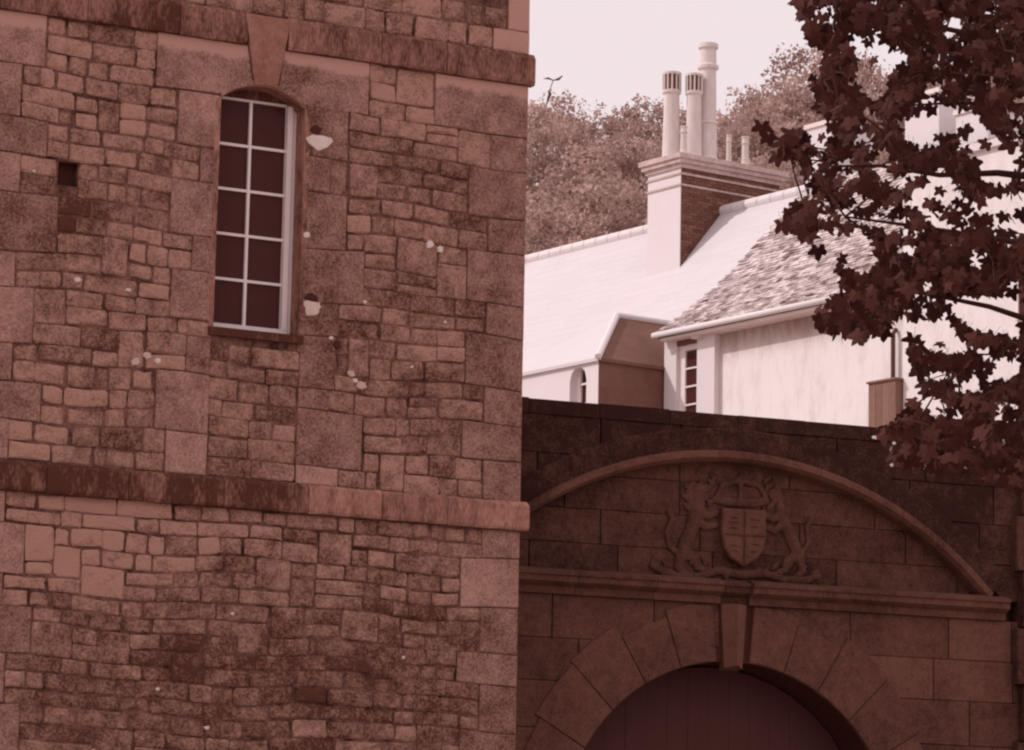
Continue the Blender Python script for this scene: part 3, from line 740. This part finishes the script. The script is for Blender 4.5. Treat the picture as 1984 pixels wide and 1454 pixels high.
# boxed ventilator with pipe
x0, x1 = hv(1683, 780, .3)[0], hv(1735, 780, .3)[0]; zt2 = hv(1710, 740, .3)[1]
vb = thing('ventilator_box', HB.P((x0+x1)/2, zb, .15), 'brown boarded box with thin pipe above, on the white cottage wall', 'vent box')
for j in range(4):
    a = x0+(x1-x0)*j/4
    q = MB(); q.fbox(HB, a+.003, a+(x1-x0)/4-.003, zt2-2.6, zt2, .001, .3+U(0, .006), .5+U(-.2, .2)); q.build('board', M['timber'], vb)
q = MB(); q.fbox(HB, x0-.03, x1+.03, zt2+.001, zt2+.04, .001, .34); q.build('lid', M['timber'], vb)
q = MB(); pu = hv(1728, 700, .15)[0]; q.tube([HB.P(pu, zt2+.035, .12), HB.P(pu, zt2+.95, .12), HB.P(pu, zt2+1.05, .04)], .045, 8); q.build('pipe', M['lead'], vb)

# ---- tall plain house at the right-hand end, seen only through the leaves
hdp = HB.P(eu0+LEN+4, 0, 0); zd = ground_z(hdp.x, hdp.y) - .6
hd_ = thing('tall_white_house', (hdp.x, hdp.y, zd), 'tall plain white house wall seen through the maple leaves, right of the slate roof', 'house')
dt = HB.uv(1800, 318, .12)[1]; du0, du1 = eu0+LEN+.004, eu0+LEN+9.5
q = MB(); q.fbox(HB, du0, du1, zd, dt, -6.5, .12); q.build('wall', M['creamwall2'], hd_)
q = MB(); q.fbox(HB, du0-.06, du1+.1, dt+.001, dt+.14, -6.6, .22); q.build('parapet_coping', M['render'], hd_)
for k_ in range(3):                                 # sash windows far along the wall
    a = du0 + 3.1 + k_*2.3; wz = dt - 3.4
    wn = bpy.data.objects.new('sash_window', None); put(wn, hd_)
    q = MB(); q.fbox(HB, a, a+.9, wz, wz+.06, .121, .20); q.fbox(HB, a, a+.9, wz+1.54, wz+1.6, .121, .16); q.fbox(HB, a, a+.07, wz+.061, wz+1.539, .121, .16); q.fbox(HB, a+.83, a+.9, wz+.061, wz+1.539, .121, .16)
    q.fbox(HB, a+.071, a+.829, wz+.78, wz+.83, .121, .155); q.fbox(HB, a+.43, a+.46, wz+.061, wz+.779, .121, .15); q.fbox(HB, a+.43, a+.46, wz+.831, wz+1.539, .121, .15); q.build('frame', M['paint'], wn)
    for (b0_, c0_) in ((.071, .061), (.461, .061), (.071, .831), (.461, .831)):
        q = MB(); q.fbox(HB, a+b0_, a+b0_+.358, wz+c0_, wz+c0_+.707, .121, .13); q.build('pane', M['glass'], wn)

# ---- house C: hipped wing with arched window
hcw = at(1160, 695, 68.8)
HC = Frame(hcw, -d1)                          # front plane; u=0 at right corner, negative to the left
hc = thing('hipped_wing', (hcw.x, hcw.y, ground_z(hcw.x, hcw.y)), 'small white hipped-roof wing with arched window, left of the cottage, just beside the stone building', 'house')
ez = hcw.z; zc = ground_z(hcw.x, hcw.y) - .6
hipd = (d1+d2).normalized(); hn = hipd.cross(Z)
apex = hit(1195, 619, hcw, hn); s_ = (apex-hcw).dot(hipd)/math.sqrt(2); s_ = max(1.0, s_); WC = 2*s_
uw0, uw1 = HC.uv(1104, 745)[0], HC.uv(1136, 745)[0]
awt = HC.uv(1120, 712)[1]
q = MB()
q.fbox(HC, -WC, uw0, zc, ez, -.35, 0); q.fbox(HC, uw1, -.001, zc, ez, -.35, 0); q.fbox(HC, uw0, uw1, awt+.0, ez, -.35, 0); q.fbox(HC, uw0, uw1, zc, awt-1.5, -.35, 0)
q.build('front_wall', M['render'], hc)
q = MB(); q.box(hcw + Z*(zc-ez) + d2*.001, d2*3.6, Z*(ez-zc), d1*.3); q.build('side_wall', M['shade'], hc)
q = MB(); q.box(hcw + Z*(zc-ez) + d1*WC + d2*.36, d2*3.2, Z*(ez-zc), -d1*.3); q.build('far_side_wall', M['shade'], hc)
ov = .07; az = apex.z-ez
c0 = hcw - d2*ov - d1*ov - Z*.06; c1 = hcw + d1*(WC+ov) - d2*ov - Z*.06; b0_ = hcw + d2*4.2 - d1*ov - Z*.06; b1_ = hcw + d1*(WC+ov) + d2*4.2 - Z*.06
ap = hcw + (d1+d2)*s_ + Z*az; apb = hcw + d1*s_ + d2*4.2 + Z*az
q = MB(); th = Z*.07
q.prism([c0, c1, ap], th); q.build('hip_slope', M['slatew'], hc)
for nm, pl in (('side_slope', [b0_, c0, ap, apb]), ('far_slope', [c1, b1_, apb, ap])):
    q = MB(); q.prism(pl, th+Z*.002); q.build(nm, M['shade'] if nm == 'side_slope' else M['slatew'], hc)  # side slope is the same pale roof, with its shade put into the colour
q = MB()
def ridge(q, a, b, r=.075): q.tube([a, b], r, 8, tone=.6)
ridge(q, c0+Z*.08, ap+Z*.08); ridge(q, ap+Z*.08, apb+Z*.08); q.build('ridge_tiles', M['render'], hc)
wn = bpy.data.objects.new('arched_window', None); put(wn, hc)
q = MB(); cu0 = (uw0+uw1)/2; hw = (uw1-uw0)/2; sv = awt-.28
pts = [(uw0+2*hw*i/10, sv+.28*math.sqrt(max(0, 1-((i-5)/5)**2))) for i in range(11)]
for i in range(10):
    (a, va), (b, vb_) = pts[i], pts[i+1]
    q.prism([HC.P(a, va, -.3), HC.P(b, vb_, -.3), HC.P(b, awt+.001, -.3), HC.P(a, awt+.001, -.3)], HC.n*.299)
q.build('arch_head', M['render'], wn)
q = MB(); q.fbox(HC, uw0, uw0+.13, awt-1.5, awt, -.24, -.18); q.fbox(HC, uw1-.04, uw1, awt-1.5, awt, -.24, -.18)
for j in range(3): q.fbox(HC, uw0+.13, uw1-.04, awt-.35-j*.42, awt-.31-j*.42, -.235, -.185)
q.build('frame', M['paint'], wn)
q = MB(); q.fbox(HC, uw0, uw1, awt-1.5, awt, -.26, -.25); q.build('pane', M['glass'], wn)

# ---- house A: long white roof with the big chimney
K = at(1318, 518, 75.2)
phi = math.radians(50); nA = (nB*math.sin(phi) + Z*math.cos(phi)).normalized()
rg = hit(1395, 411, K, nA)                      # a point of the ridge
ha = thing('long_roofed_house', (rg.x, rg.y, ground_z(rg.x, rg.y)), 'large house with a long bright white slate roof rising behind the cottage', 'house')
sdn = (nB*math.cos(phi) - Z*math.sin(phi))       # down the slope
LA, LB, SL = 13.0, 15.0, 6.3
q = MB(); r0, r1 = rg + d1*LA, rg - d1*LB
q.prism([r0, r1, r1+sdn*SL, r0+sdn*SL], -nA*.15); q.build('roof', M['slatew'], ha)
k = .05
while k < SL-.1:                                   # courses of stone slates, each lapping the one below
    h = .26; n_p = 34; q = MB()
    for j in range(n_p):
        a_ = r0 + (r1-r0)*(j/n_p) + sdn*k; b_ = r0 + (r1-r0)*((j+1)/n_p) + sdn*k; l_ = U(.004, .007)
        q.add([a_+nA*.004, b_+nA*.004, b_+sdn*h+nA*l_, a_+sdn*h+nA*l_, b_+sdn*h+nA*.001, a_+sdn*h+nA*.001], [[0,1,2,3][::-1], [3,2,4,5][::-1]], .5+U(-.12, .12))
    q.build('slate_course', M['slatew'], ha); k += .24
nA2 = (d2*math.sin(phi)+Z*math.cos(phi)); sd2 = d2*math.cos(phi) - Z*math.sin(phi)
q = MB(); q.prism([r0+sd2*.01, r1+sd2*.01, r1+sd2*SL, r0+sd2*SL], -nA2*.15); q.build('back_roof', M['slatew'], ha)
q = MB()
n_rt = 60
for i in range(n_rt):
    a = r0 + (r1-r0)*(i/n_rt); b = r0 + (r1-r0)*((i+1)/n_rt-.0008)
    mdl = MB(); mdl.tube([a+Z*.0, b+Z*.0], .13, 10, tone=.5+U(-.1, .1)); mdl.build('ridge_tile', M['render'], ha)
q = MB(); wb_ = rg + sdn*(SL-.5) ; zA = ground_z(rg.x, rg.y)-.8
Lw = Vector((wb_.x, wb_.y, 0)); q.box(Vector((Lw.x, Lw.y, zA)) + d1*(LA-.4), -d1*(LA+LB-.8), d2*(2*(rg-wb_).dot(d2)), Z*(wb_.z-.3-zA)); q.build('wall', M['render'], ha)
for sgn, en in ((1, LA-.4), (-1, -(LB-.4))):
    q = MB(); e_ = rg + d1*en - Z*.25; hh = SL-.5
    q.prism([e_ , e_ + sdn*hh, e_ + sd2*hh], -d1*.3*sgn); q.build('gable', M['render'], ha)
# chimneys: white rendered narrow face, brick long face
def chimney(base, wid, lng, ht, nm, label, low=1.2, brick=True, capt=True):
    """base = near corner at the foot; width runs along d1, length along d2"""
    c = thing(nm, base, label, 'chimney', None)
    q = MB(); q.box(base - Z*low, d1*wid, d2*lng, Z*(ht+low)); q.build('stack', M['bmortar'] if brick else M['render'], c)
    q = MB(); q.box(base - Z*low - d2*.02 + d1*.0, d1*(wid+.01), d2*.019, Z*(ht+low)); q.build('rendered_face', M['render'], c)
    if brick:
        q = MB(); z_ = .0; r_ = 0
        while z_ < ht+low-.07:
            s0 = -.12*(r_ % 2)
            while s0 < lng:
                a, b = max(0, s0), min(lng, s0+.225)
                if b-a > .04: q.box(base - Z*(low-z_) + d2*(a+.004), d2*(b-a-.010), Z*.062, -d1*(.008+U(0, .006)), .5+random.gauss(0, .22))
                s0 += .235
            z_ += .075; r_ += 1
        q.build('brickwork', M['brick'], c, kind='stuff')
    q = MB(); t = base + Z*ht
    for (dz, hh, o) in ((-.42, .045, .035), (-.16, .05, .03), (0, .10, .05), (.10, .10, .12), (.20, .12, .17)):
        if not capt and (dz < 0 or o > .1): continue
        q.box(t + Z*(dz+.001) - d1*o - d2*(o+.02), d1*(wid+2*o), d2*(lng+2*o), Z*(hh-.002), .6)
    q.build('cap', M['cream'] if not brick else M['capmix'], c)
    return c, t + Z*.32
M['capmix'] = mat('weathered_brick_cap', (.30, .17, .15), (.72, .58, .55), amt=(.4,.5,.4))
wid = .0
kd = K - d1*0
wch = 1.20
c1_, top = chimney(K, wch, 2.95, 2.33, 'chimney_stack', 'big chimney stack with white front and dark brick flank, carrying three tall pots', low=2.2)
def pot(px0, px1, ytop, ybot, along, across, label, kind):
    """stands on the stack top; width and height from the photograph"""
    p = top + d2*along + d1*across; sc = FPX/p.y; r = (px1-px0)/2/sc*1.2; h = at(px0, ytop, p.y).z - p.z
    x, y = proj(p); 
    t = thing('chimney_pot', p, label, 'chimney pot', 'pots on the big chimney stack')
    q = MB()
    if kind == 'crown':
        q.lathe(p, [(r*1.25, 0), (r*1.25, .06), (r*1.02, .12), (r*.92, h*.5), (r*.88, h*.74), (r*1.08, h*.76), (r*1.08, h*.79), (r*.7, h*.80), (r*.7, h*.98)], 20); q.build('barrel', M['pot'], t, smooth=False)
        q = MB()
        for i in range(12):
            a = 2*math.pi*i/12; q.tube([p+Vector((r*1.0*math.cos(a), r*1.0*math.sin(a), h*.79)), p+Vector((r*1.0*math.cos(a), r*1.0*math.sin(a), h*.97))], r*.10, 5)
        q.build('louvre_bars', M['pot'], t)
        q = MB(); q.lathe(p, [(r*.8, h*.80), (r*.8, h*.965)], 14); q.build('inner_throat', M['brick'], t)
        q = MB(); q.lathe(p, [(r*1.1, h*.965), (r*1.12, h*.99), (r*.8, h)], 18); q.build('rim', M['pot'], t)
    else:
        q.lathe(p, [(r*1.3, 0), (r*1.25, .08), (r*1.05, .14), (r*.98, h*.32), (r*1.08, h*.325), (r*1.08, h*.335), (r*.95, h*.35), (r*.86, h*.78), (r*1.12, h*.79), (r*1.15, h*.815), (r*.9, h*.83), (r*.86, h*.95), (r*1.08, h*.965), (r*1.05, h), (r*.7, h), (r*.7, h*.97)], 22)
        q.build('barrel', M['pot'], t, smooth=False)
    return t
pot(1284, 1313, 140, 296, .28, wch*.62, 'left louvred chimney pot with a dark crown on the big stack', 'crown')
pot(1322, 1349, 143, 290, .62, wch*.28, 'middle louvred chimney pot with a dark crown, beside the tallest pot', 'crown')
pot(1353, 1384, 86, 284, 1.05, wch*.30, 'tallest chimney pot, plain and ringed, on the big stack', 'plain')
pot(1411, 1420, 262, 302, 1.75, wch*.35, 'thin short white pot, just right of the tallest pot', 'plain')
pot(1446, 1459, 266, 306, 2.25, wch*.35, 'short white pot at the right end of the big stack', 'plain')
pot(1297, 1309, 245, 296, .25, wch*.2, 'small stubby pot in front of the left louvred pot', 'plain')
for (px, py, w_, l_, h_, lab) in ((1570, 352, .85, 1.2, 1.5, 'pale square chimney stack seen through the upper leaves, nearest the big stack'),
                              (1768, 306, 1.05, 1.6, 1.6, 'wide white chimney stack with shaded side, seen through the middle of the leaves'),
                              (1868, 284, .95, 1.3, 1.0, 'low white chimney stack at the far right behind the leaves')):
    b_ = hit(px + w_*.585*88 + 22, py+20, rg, nB) ; b_ = b_ + nB*.35
    chimney(b_, w_, l_, h_, 'chimney_stack', lab, low=1.0, brick=False, capt=False)

# ================================================================== WOODED HILL
def crown_mesh(name, rx, rz, nclump, nleaf, seed):
    rs = random.Random(seed); mb = MB()
    for c in range(nclump):
        while True:
            p = Vector((rs.uniform(-1, 1), rs.uniform(-1, 1), rs.uniform(-.8, 1)))
            if .3 < p.length < 1: break
        p = p.normalized() * (p.length**.45); p = Vector((p.x*rx, p.y*rx, p.z*rz)); cr = rs.uniform(.35, .95); tn = rs.gauss(.5, .22)
        for i in range(nleaf):
            o = p + Vector((rs.uniform(-1, 1)*cr*.8, rs.uniform(-1, 1)*cr*.8, rs.uniform(-1, 1)*cr*.6))
            s = rs.uniform(.05, .12); a = Vector((rs.gauss(0,1), rs.gauss(0,1), rs.gauss(0,1))).normalized()
            b = a.orthogonal().normalized(); b = (b*math.cos(1)+a.cross(b)*math.sin(rs.uniform(0,6))).normalized(); c_ = a.cross(b)
            mb.add([o-b*s, o-c_*s*.6, o+b*s, o+c_*s*.6], [[0,1,2,3]], tn + rs.uniform(-.15, .15))
    me = bpy.data.meshes.new(name); me.from_pydata(mb.v, [], mb.f); me.materials.append(M['hillleaf'])
    at_ = me.attributes.new('tone', 'FLOAT', 'FACE'); at_.data.foreach_set('value', mb.t)
    return me
CM = [crown_mesh('crown', 4.2, 4.6, 330, 85, 11), crown_mesh('crown', 3.6, 5.2, 300, 85, 12), crown_mesh('crown', 4.8, 4.2, 340, 85, 13)]
hill = [(1085, 232, 140, 1.0, 0), (1015, 258, 146, 1.05, 1), (1180, 300, 138, 1.05, 2), (1262, 235, 143, .95, 1), (1120, 430, 128, 1.1, 0), (1020, 460, 126, 1.0, 2), (1230, 430, 126, 1.0, 1), (1345, 250, 150, 1.0, 0),
        (1440, 235, 147, 1.0, 2), (1380, 370, 135, 1.0, 1), (1520, 200, 152, 1.1, 0), (1500, 330, 138, 1.0, 2), (1600, 165, 156, 1.2, 1), (1620, 300, 142, 1.0, 0), (1730, 180, 155, 1.2, 2), (1850, 170, 155, 1.2, 0), (1760, 300, 145, 1.1, 1), (1960, 170, 155, 1.2, 1), (1930, 300, 145, 1.1, 2), (2080, 200, 150, 1.1, 0)]
LAB = {0: 'hill tree rising just left of the chimney pots at mid skyline', 1: 'leftmost skyline tree, beside the edge of the stone building', 2: 'hill tree in the middle of the skyline, left of the pots',
       3: 'tallest hill tree directly behind the tall chimney pots', 4: 'lower hill tree above the left part of the white roof', 5: 'lower hill tree touching the stone building edge above the roof',
       6: 'hill tree just left of the big chimney stack, above the ridge', 7: 'hill tree behind the right pots of the big stack', 8: 'hill tree right of the tallest pot on the skyline', 9: 'lower hill tree right behind the big chimney cap',
       10: 'high skyline tree at the left fringe of the maple leaves', 11: 'hill tree between the big stack and the maple leaves'}
def HL(px, py, i): return LAB.get(i, 'hillside tree glimpsed only through gaps in the dark maple leaves')
for i, (px, py, D, s, k) in enumerate(hill):
    c = at(px, py + 175, D); gz = ground_z(c.x, c.y)
    t = thing('hill_tree', (c.x, c.y, gz-.3), HL(px, py, i), 'tree', 'trees of the wood on the hill' if i < 12 else 'hill trees seen through the maple leaves')
    o = bpy.data.objects.new('crown', CM[k]); o.location = c - Vector((c.x, c.y, gz-.3)); o.scale = (s, s, s); o.rotation_euler = (0, 0, i*1.7); put(o, t)
    b = Vector((c.x, c.y, gz-.3)); q = MB()
    q.tube([b, b+(c-b)*.5+Vector((.2, 0, 0)), c, c+Z*2], [.35, .25, .15, .04], 7); q.build('trunk', M['bark'], t)
    if i == 1:
        q = MB(); q.tube([at(1040, 250, D), at(1058, 205, D), at(1064, 178, D), at(1072, 156, D)], [.05, .03, .02, .02], 5)
        q.tube([at(1072, 156, D), at(1062, 152, D), at(1053, 153, D)], [.02, .05, .01], 5); q.tube([at(1072, 156, D), at(1082, 154, D), at(1090, 147, D)], [.02, .06, .02], 5)
        q.tube([at(1060, 200, D), at(1066, 182, D), at(1062, 176, D)], [.05, .08, .03], 5); q.build('bare_twig', M['bark'], t)

# ================================================================== FOREGROUND MAPLE
D0 = 20.0
tb = at(2500, 700, 22.0); tb.z = 0
mp_ = thing('maple_tree', tb, 'dark maple branches with jagged leaves hanging over the right side of the gateway', 'tree')
def leaf_shape(seed):
    rs = random.Random(seed)
    lobes = [(-150, .38), (-120, .64), (-94, .46), (-70, .78), (-56, .86), (-46, .72), (-30, .56), (-15, .82), (0, 1.0), (15, .82), (30, .56), (46, .72), (56, .86), (70, .78), (94, .46), (120, .64), (150, .38)]
    vs = [Vector((0, 0, 0))]
    for a, r in lobes:
        r *= rs.uniform(.88, 1.1); a = math.radians(a + rs.uniform(-4, 4)); vs.append(Vector((r*math.sin(a), r*math.cos(a), -.12*abs(math.sin(a))*r - .10*r*r + rs.uniform(-.03, .03))))
    fs = [[0, i, i+1] for i in range(1, len(lobes))]
    pet = [Vector((-.012, 0, 0)), Vector((.012, 0, 0)), Vector((.03, -.8, -.15)), Vector((.008, -.8, -.15))]
    n = len(vs); vs += pet; fs.append([n, n+1, n+2, n+3])
    return vs, fs
LS = [leaf_shape(i) for i in range(6)]
LM = []
for vs, fs in LS:
    me = bpy.data.meshes.new('leaf'); me.from_pydata(vs, [], fs); me.materials.append(M['leaf'])
    a = me.attributes.new('tone', 'FLOAT', 'FACE'); a.data.foreach_set('value', [.5]*len(fs)); LM.append(me)
LEFT = [(0,1535),(40,1540),(70,1560),(95,1600),(120,1568),(170,1562),(205,1580),(225,1560),(260,1530),(300,1500),(330,1540),(370,1562),(400,1530),(425,1512),(450,1535),(480,1575),(500,1612),(545,1625),(560,1655),(585,1600),(610,1575),(640,1600),(655,1680),(680,1755),(720,1772),(760,1765),(800,1755),(835,1705),(870,1715),(890,1740),(905,1840),(930,1940),(960,1990)]
def leftb(y):
    if y <= 0: return 1535
    for (y0, x0), (y1, x1) in zip(LEFT, LEFT[1:]):
        if y0 <= y <= y1: return x0+(x1-x0)*(y-y0)/(y1-y0)
    return 2100
GAPS = [(1690,140,26,36,.95),(1670,85,36,16,.9),(1795,238,36,38,.92),(1870,235,30,20,.9),(1900,275,28,26,.9),(1955,290,30,26,.8),(1592,238,26,34,.8),(1685,240,14,26,.9),(1665,490,18,38,.95),(1660,400,20,22,.85),
        (1905,605,44,34,.97),(1850,600,30,22,.8),(1780,640,70,28,.96),(1840,668,50,18,.9),(1730,660,40,26,.97),(1690,690,55,40,.99),(1790,760,16,18,.8),(1870,745,28,20,.75),(1950,720,36,22,.85),(1950,790,30,26,.8),(1850,800,26,18,.85),(1685,780,50,50,1),
        (1780,395,18,22,.7),(1840,425,30,24,.8),(1960,450,30,18,.8),(1925,395,40,16,.85),(1770,600,24,10,.6),(1640,620,14,30,.3),(1730,715,30,30,.99),(1610,460,12,10,.9),(1560,130,22,26,.9),(1835,130,14,18,.6),(1920,150,18,14,.6),(1575,330,20,22,.6),(1800,340,40,12,.6),(1725,330,16,26,.85),(1760,470,16,14,.8),(1880,500,22,14,.8),(1975,400,18,20,.85),(1820,360,20,16,.8),(1970,560,20,20,.8),(1905,680,18,14,.9),(1810,720,22,26,.8),(1950,850,18,12,.7),(1740,860,22,12,.7),(1640,330,16,14,.8),(1920,610,50,36,.97),(1790,560,14,12,.8),(1965,620,24,40,.9),(1720,420,18,16,.8),(1935,330,34,18,.85),(1700,300,16,14,.7),(1955,700,30,22,.9),(1895,740,22,20,.85),(1815,790,24,20,.85),(1730,110,20,14,.8),(1860,60,12,12,.7),(1600,20,14,10,.8),(1600,400,12,14,.8),(1880,200,18,16,.7),(1800,180,20,14,.75),(1975,220,14,20,.7)]
def dens(x, y):
    d = 1.0
    e = 14 if y < 600 else 3
    for a, b, rx, ry, k in GAPS:
        q = ((x-a)/(rx+e))**2+((y-b)/(ry+e))**2
        if q < 1: d *= (1-k)
    return d
hubs = []; leaves = []
def add_leaf(px, py, D, size):
    leaves.append((at(px, py, D), size))
tries = 0; cl = 0
while cl < 880:
    x, y = U(1490, 2040), U(-60, 935); lb = leftb(y)
    if x < lb+14 or R() > dens(x, y): continue
    if y > 835 and R() < .3: continue
    cl += 1; D = U(18.2, 22.5); hubs.append(at(x, y, D))
    for k in range(random.randint(2, 5)):
        for _ in range(6):
            lx, ly = x+random.gauss(0, 26), y+random.gauss(0, 22)
            if lx > leftb(ly)+6 and R() < dens(lx, ly): add_leaf(lx, ly, D+U(-.3, .3), U(.052, .094)); break
for _ in range(330):                                # fuller sprays low on the right
    while True:
        x, y = U(1690, 2030), U(450, 930)
        if x > leftb(y)+10 and R() < dens(x, y): break
    D = U(18.2, 22.0); hubs.append(at(x, y, D))
    for k in range(random.randint(2, 4)):
        lx, ly = x+random.gauss(0, 22), y+random.gauss(0, 18)
        if lx > leftb(ly)+4 and R() < dens(lx, ly): add_leaf(lx, ly, D+U(-.3, .3), U(.048, .085))
for x, y in ((1476,243),(1490,262),(1520,278),(1505,300),(1590,600),(1600,625),(1620,640),(1612,585),(1640,600),(1700,610),(1712,640),(1770,655),(1775,690),(1783,715),(1795,740),(1515,432),(1533,425),(1770,590),(1735,590),(1870,910)):
    add_leaf(x, y, U(19, 21), U(.075, .095))
# the rest of the crown, out of the picture above and to the right
far = []
while len(far) < 3800:
    p = Vector((random.gauss(4.6, 1.6), random.gauss(20.8, 1.5), random.gauss(9.2, 1.7)))
    if p.z < 4.6: continue
    x, y = proj(p)
    if -300 < x < 2020 and -60 < y < 1500: continue
    if x < 1500: continue
    far.append((p, U(.06, .1)))
def orient():
    t = Vector((random.gauss(0, .6), random.gauss(0, .5), -1 + random.gauss(0, .55))).normalized()
    n = Vector((random.gauss(0, .7), -1+random.gauss(0, .6), random.gauss(.5, .6))); n = (n - t*n.dot(t)).normalized()
    x = t.cross(n); return Matrix((x, t, n)).transposed()
allv = sorted(leaves, key=lambda l: -l[1]/l[0].y)
bulk = MB(); pale = MB()
for i, (p, s) in enumerate(allv + far):
    Rm = orient()
    k = i % 6
    if i < 300:
        o = bpy.data.objects.new('leaf', LM[k]); mm = Rm.to_4x4() @ Matrix.Diagonal((s, s, s, 1)); mm.translation = p - LOC[mp_.name]
        o.matrix_local = mm; put(o, mp_); o.matrix_parent_inverse = Matrix(); o.matrix_basis = mm
    else:
        bulk.add([p + Rm @ (v*s) for v in LS[k][0]], LS[k][1], U(0, 1))
bulk.build('foliage', M['leaf'], mp_, kind='stuff')
for (x, y) in ((1694,846),(1712,846),(1730,838),(1733,858),(1728,868),(1727,900),(1768,862),(1788,902),(1803,860),(1837,848),(1838,890),(1862,876),(1885,868),(1912,850),(1925,846),(1945,856),(1936,872),(1870,905),(1899,858),(1876,822),(1952,838)):  # tiny pale leaves added as painted glints of sunlight
    p, s, Rm = at(x, y, 19.0), U(.014, .030), orient(); q = MB(); q.add([p + Rm @ (v*s) for v in LS[0][0]], LS[0][1], .5); q.build('leaf', M['leafglint'], mp_, label='small leaf-shaped sun glint painted pale')
# trunk, limbs and twigs
q = MB(); q.tube([tb-Z*.2, tb+Vector((-.1, 0, 2)), tb+Vector((.05, -.3, 5)), tb+Vector((-.2, -.4, 8)), tb+Vector((0, -.3, 12))], [.34, .28, .24, .18, .07], 12); q.build('trunk', M['bark'], mp_, smooth=True)
limbs = []
for (x1, y1, D1, z0) in ((1600, 60, 20, 7.2), (1580, 320, 20.5, 6.2), (1640, 420, 19.5, 5.6), (1700, 560, 20.3, 5.0), (1800, 760, 19.8, 4.6), (1760, 200, 21.3, 6.8), (1900, 840, 20.6, 4.2)):
    a = tb + Vector((-.05, -.2, z0)); b = at(x1, y1, D1); mdp = (a+b)/2 + Vector((0, 0, .25))
    pts = []
    for i in range(9):
        t = i/8; pts.append(a*(1-t)**2 + mdp*2*t*(1-t) + b*t*t + Vector((U(-.03,.03), U(-.03,.03), U(-.03,.03))))
    limbs.append(pts); q = MB(); q.tube(pts, [.042*(1-t/8)+.006 for t in range(9)], 7); q.build('limb', M['bark'], mp_, smooth=True)
nodes = [p for l in limbs for p in l[2:]]
q = MB(); todo = [(min((p-h).length for p in nodes), h) for h in hubs]; todo.sort(key=lambda t: t[0])
for _, h in todo:                                   # twigs fork off the nearest twig already grown
    n = min(nodes, key=lambda p: (p-h).length)
    if (n-h).length > .75: continue
    md = (n+h)/2 + Vector((U(-.04,.04), U(-.04,.04), U(.0,.05)))
    pj = [proj(x) for x in (h, md)]
    if any(x < leftb(y) or dens(x, y) < .35 for x, y in pj): continue
    q.tube([n, md, h], [.008, .006, .003], 4, caps=False); nodes.append(h)
q.build('twigs', M['bark'], mp_, kind='stuff')
print('SCENE', 'stones', len(rub), 'blocks', len(blocks), 'leaves', len(leaves), 'slates', len(slabs), 'C s', s_, 'TOP', TOP, 'RA', RA, 'ca', ca_v)
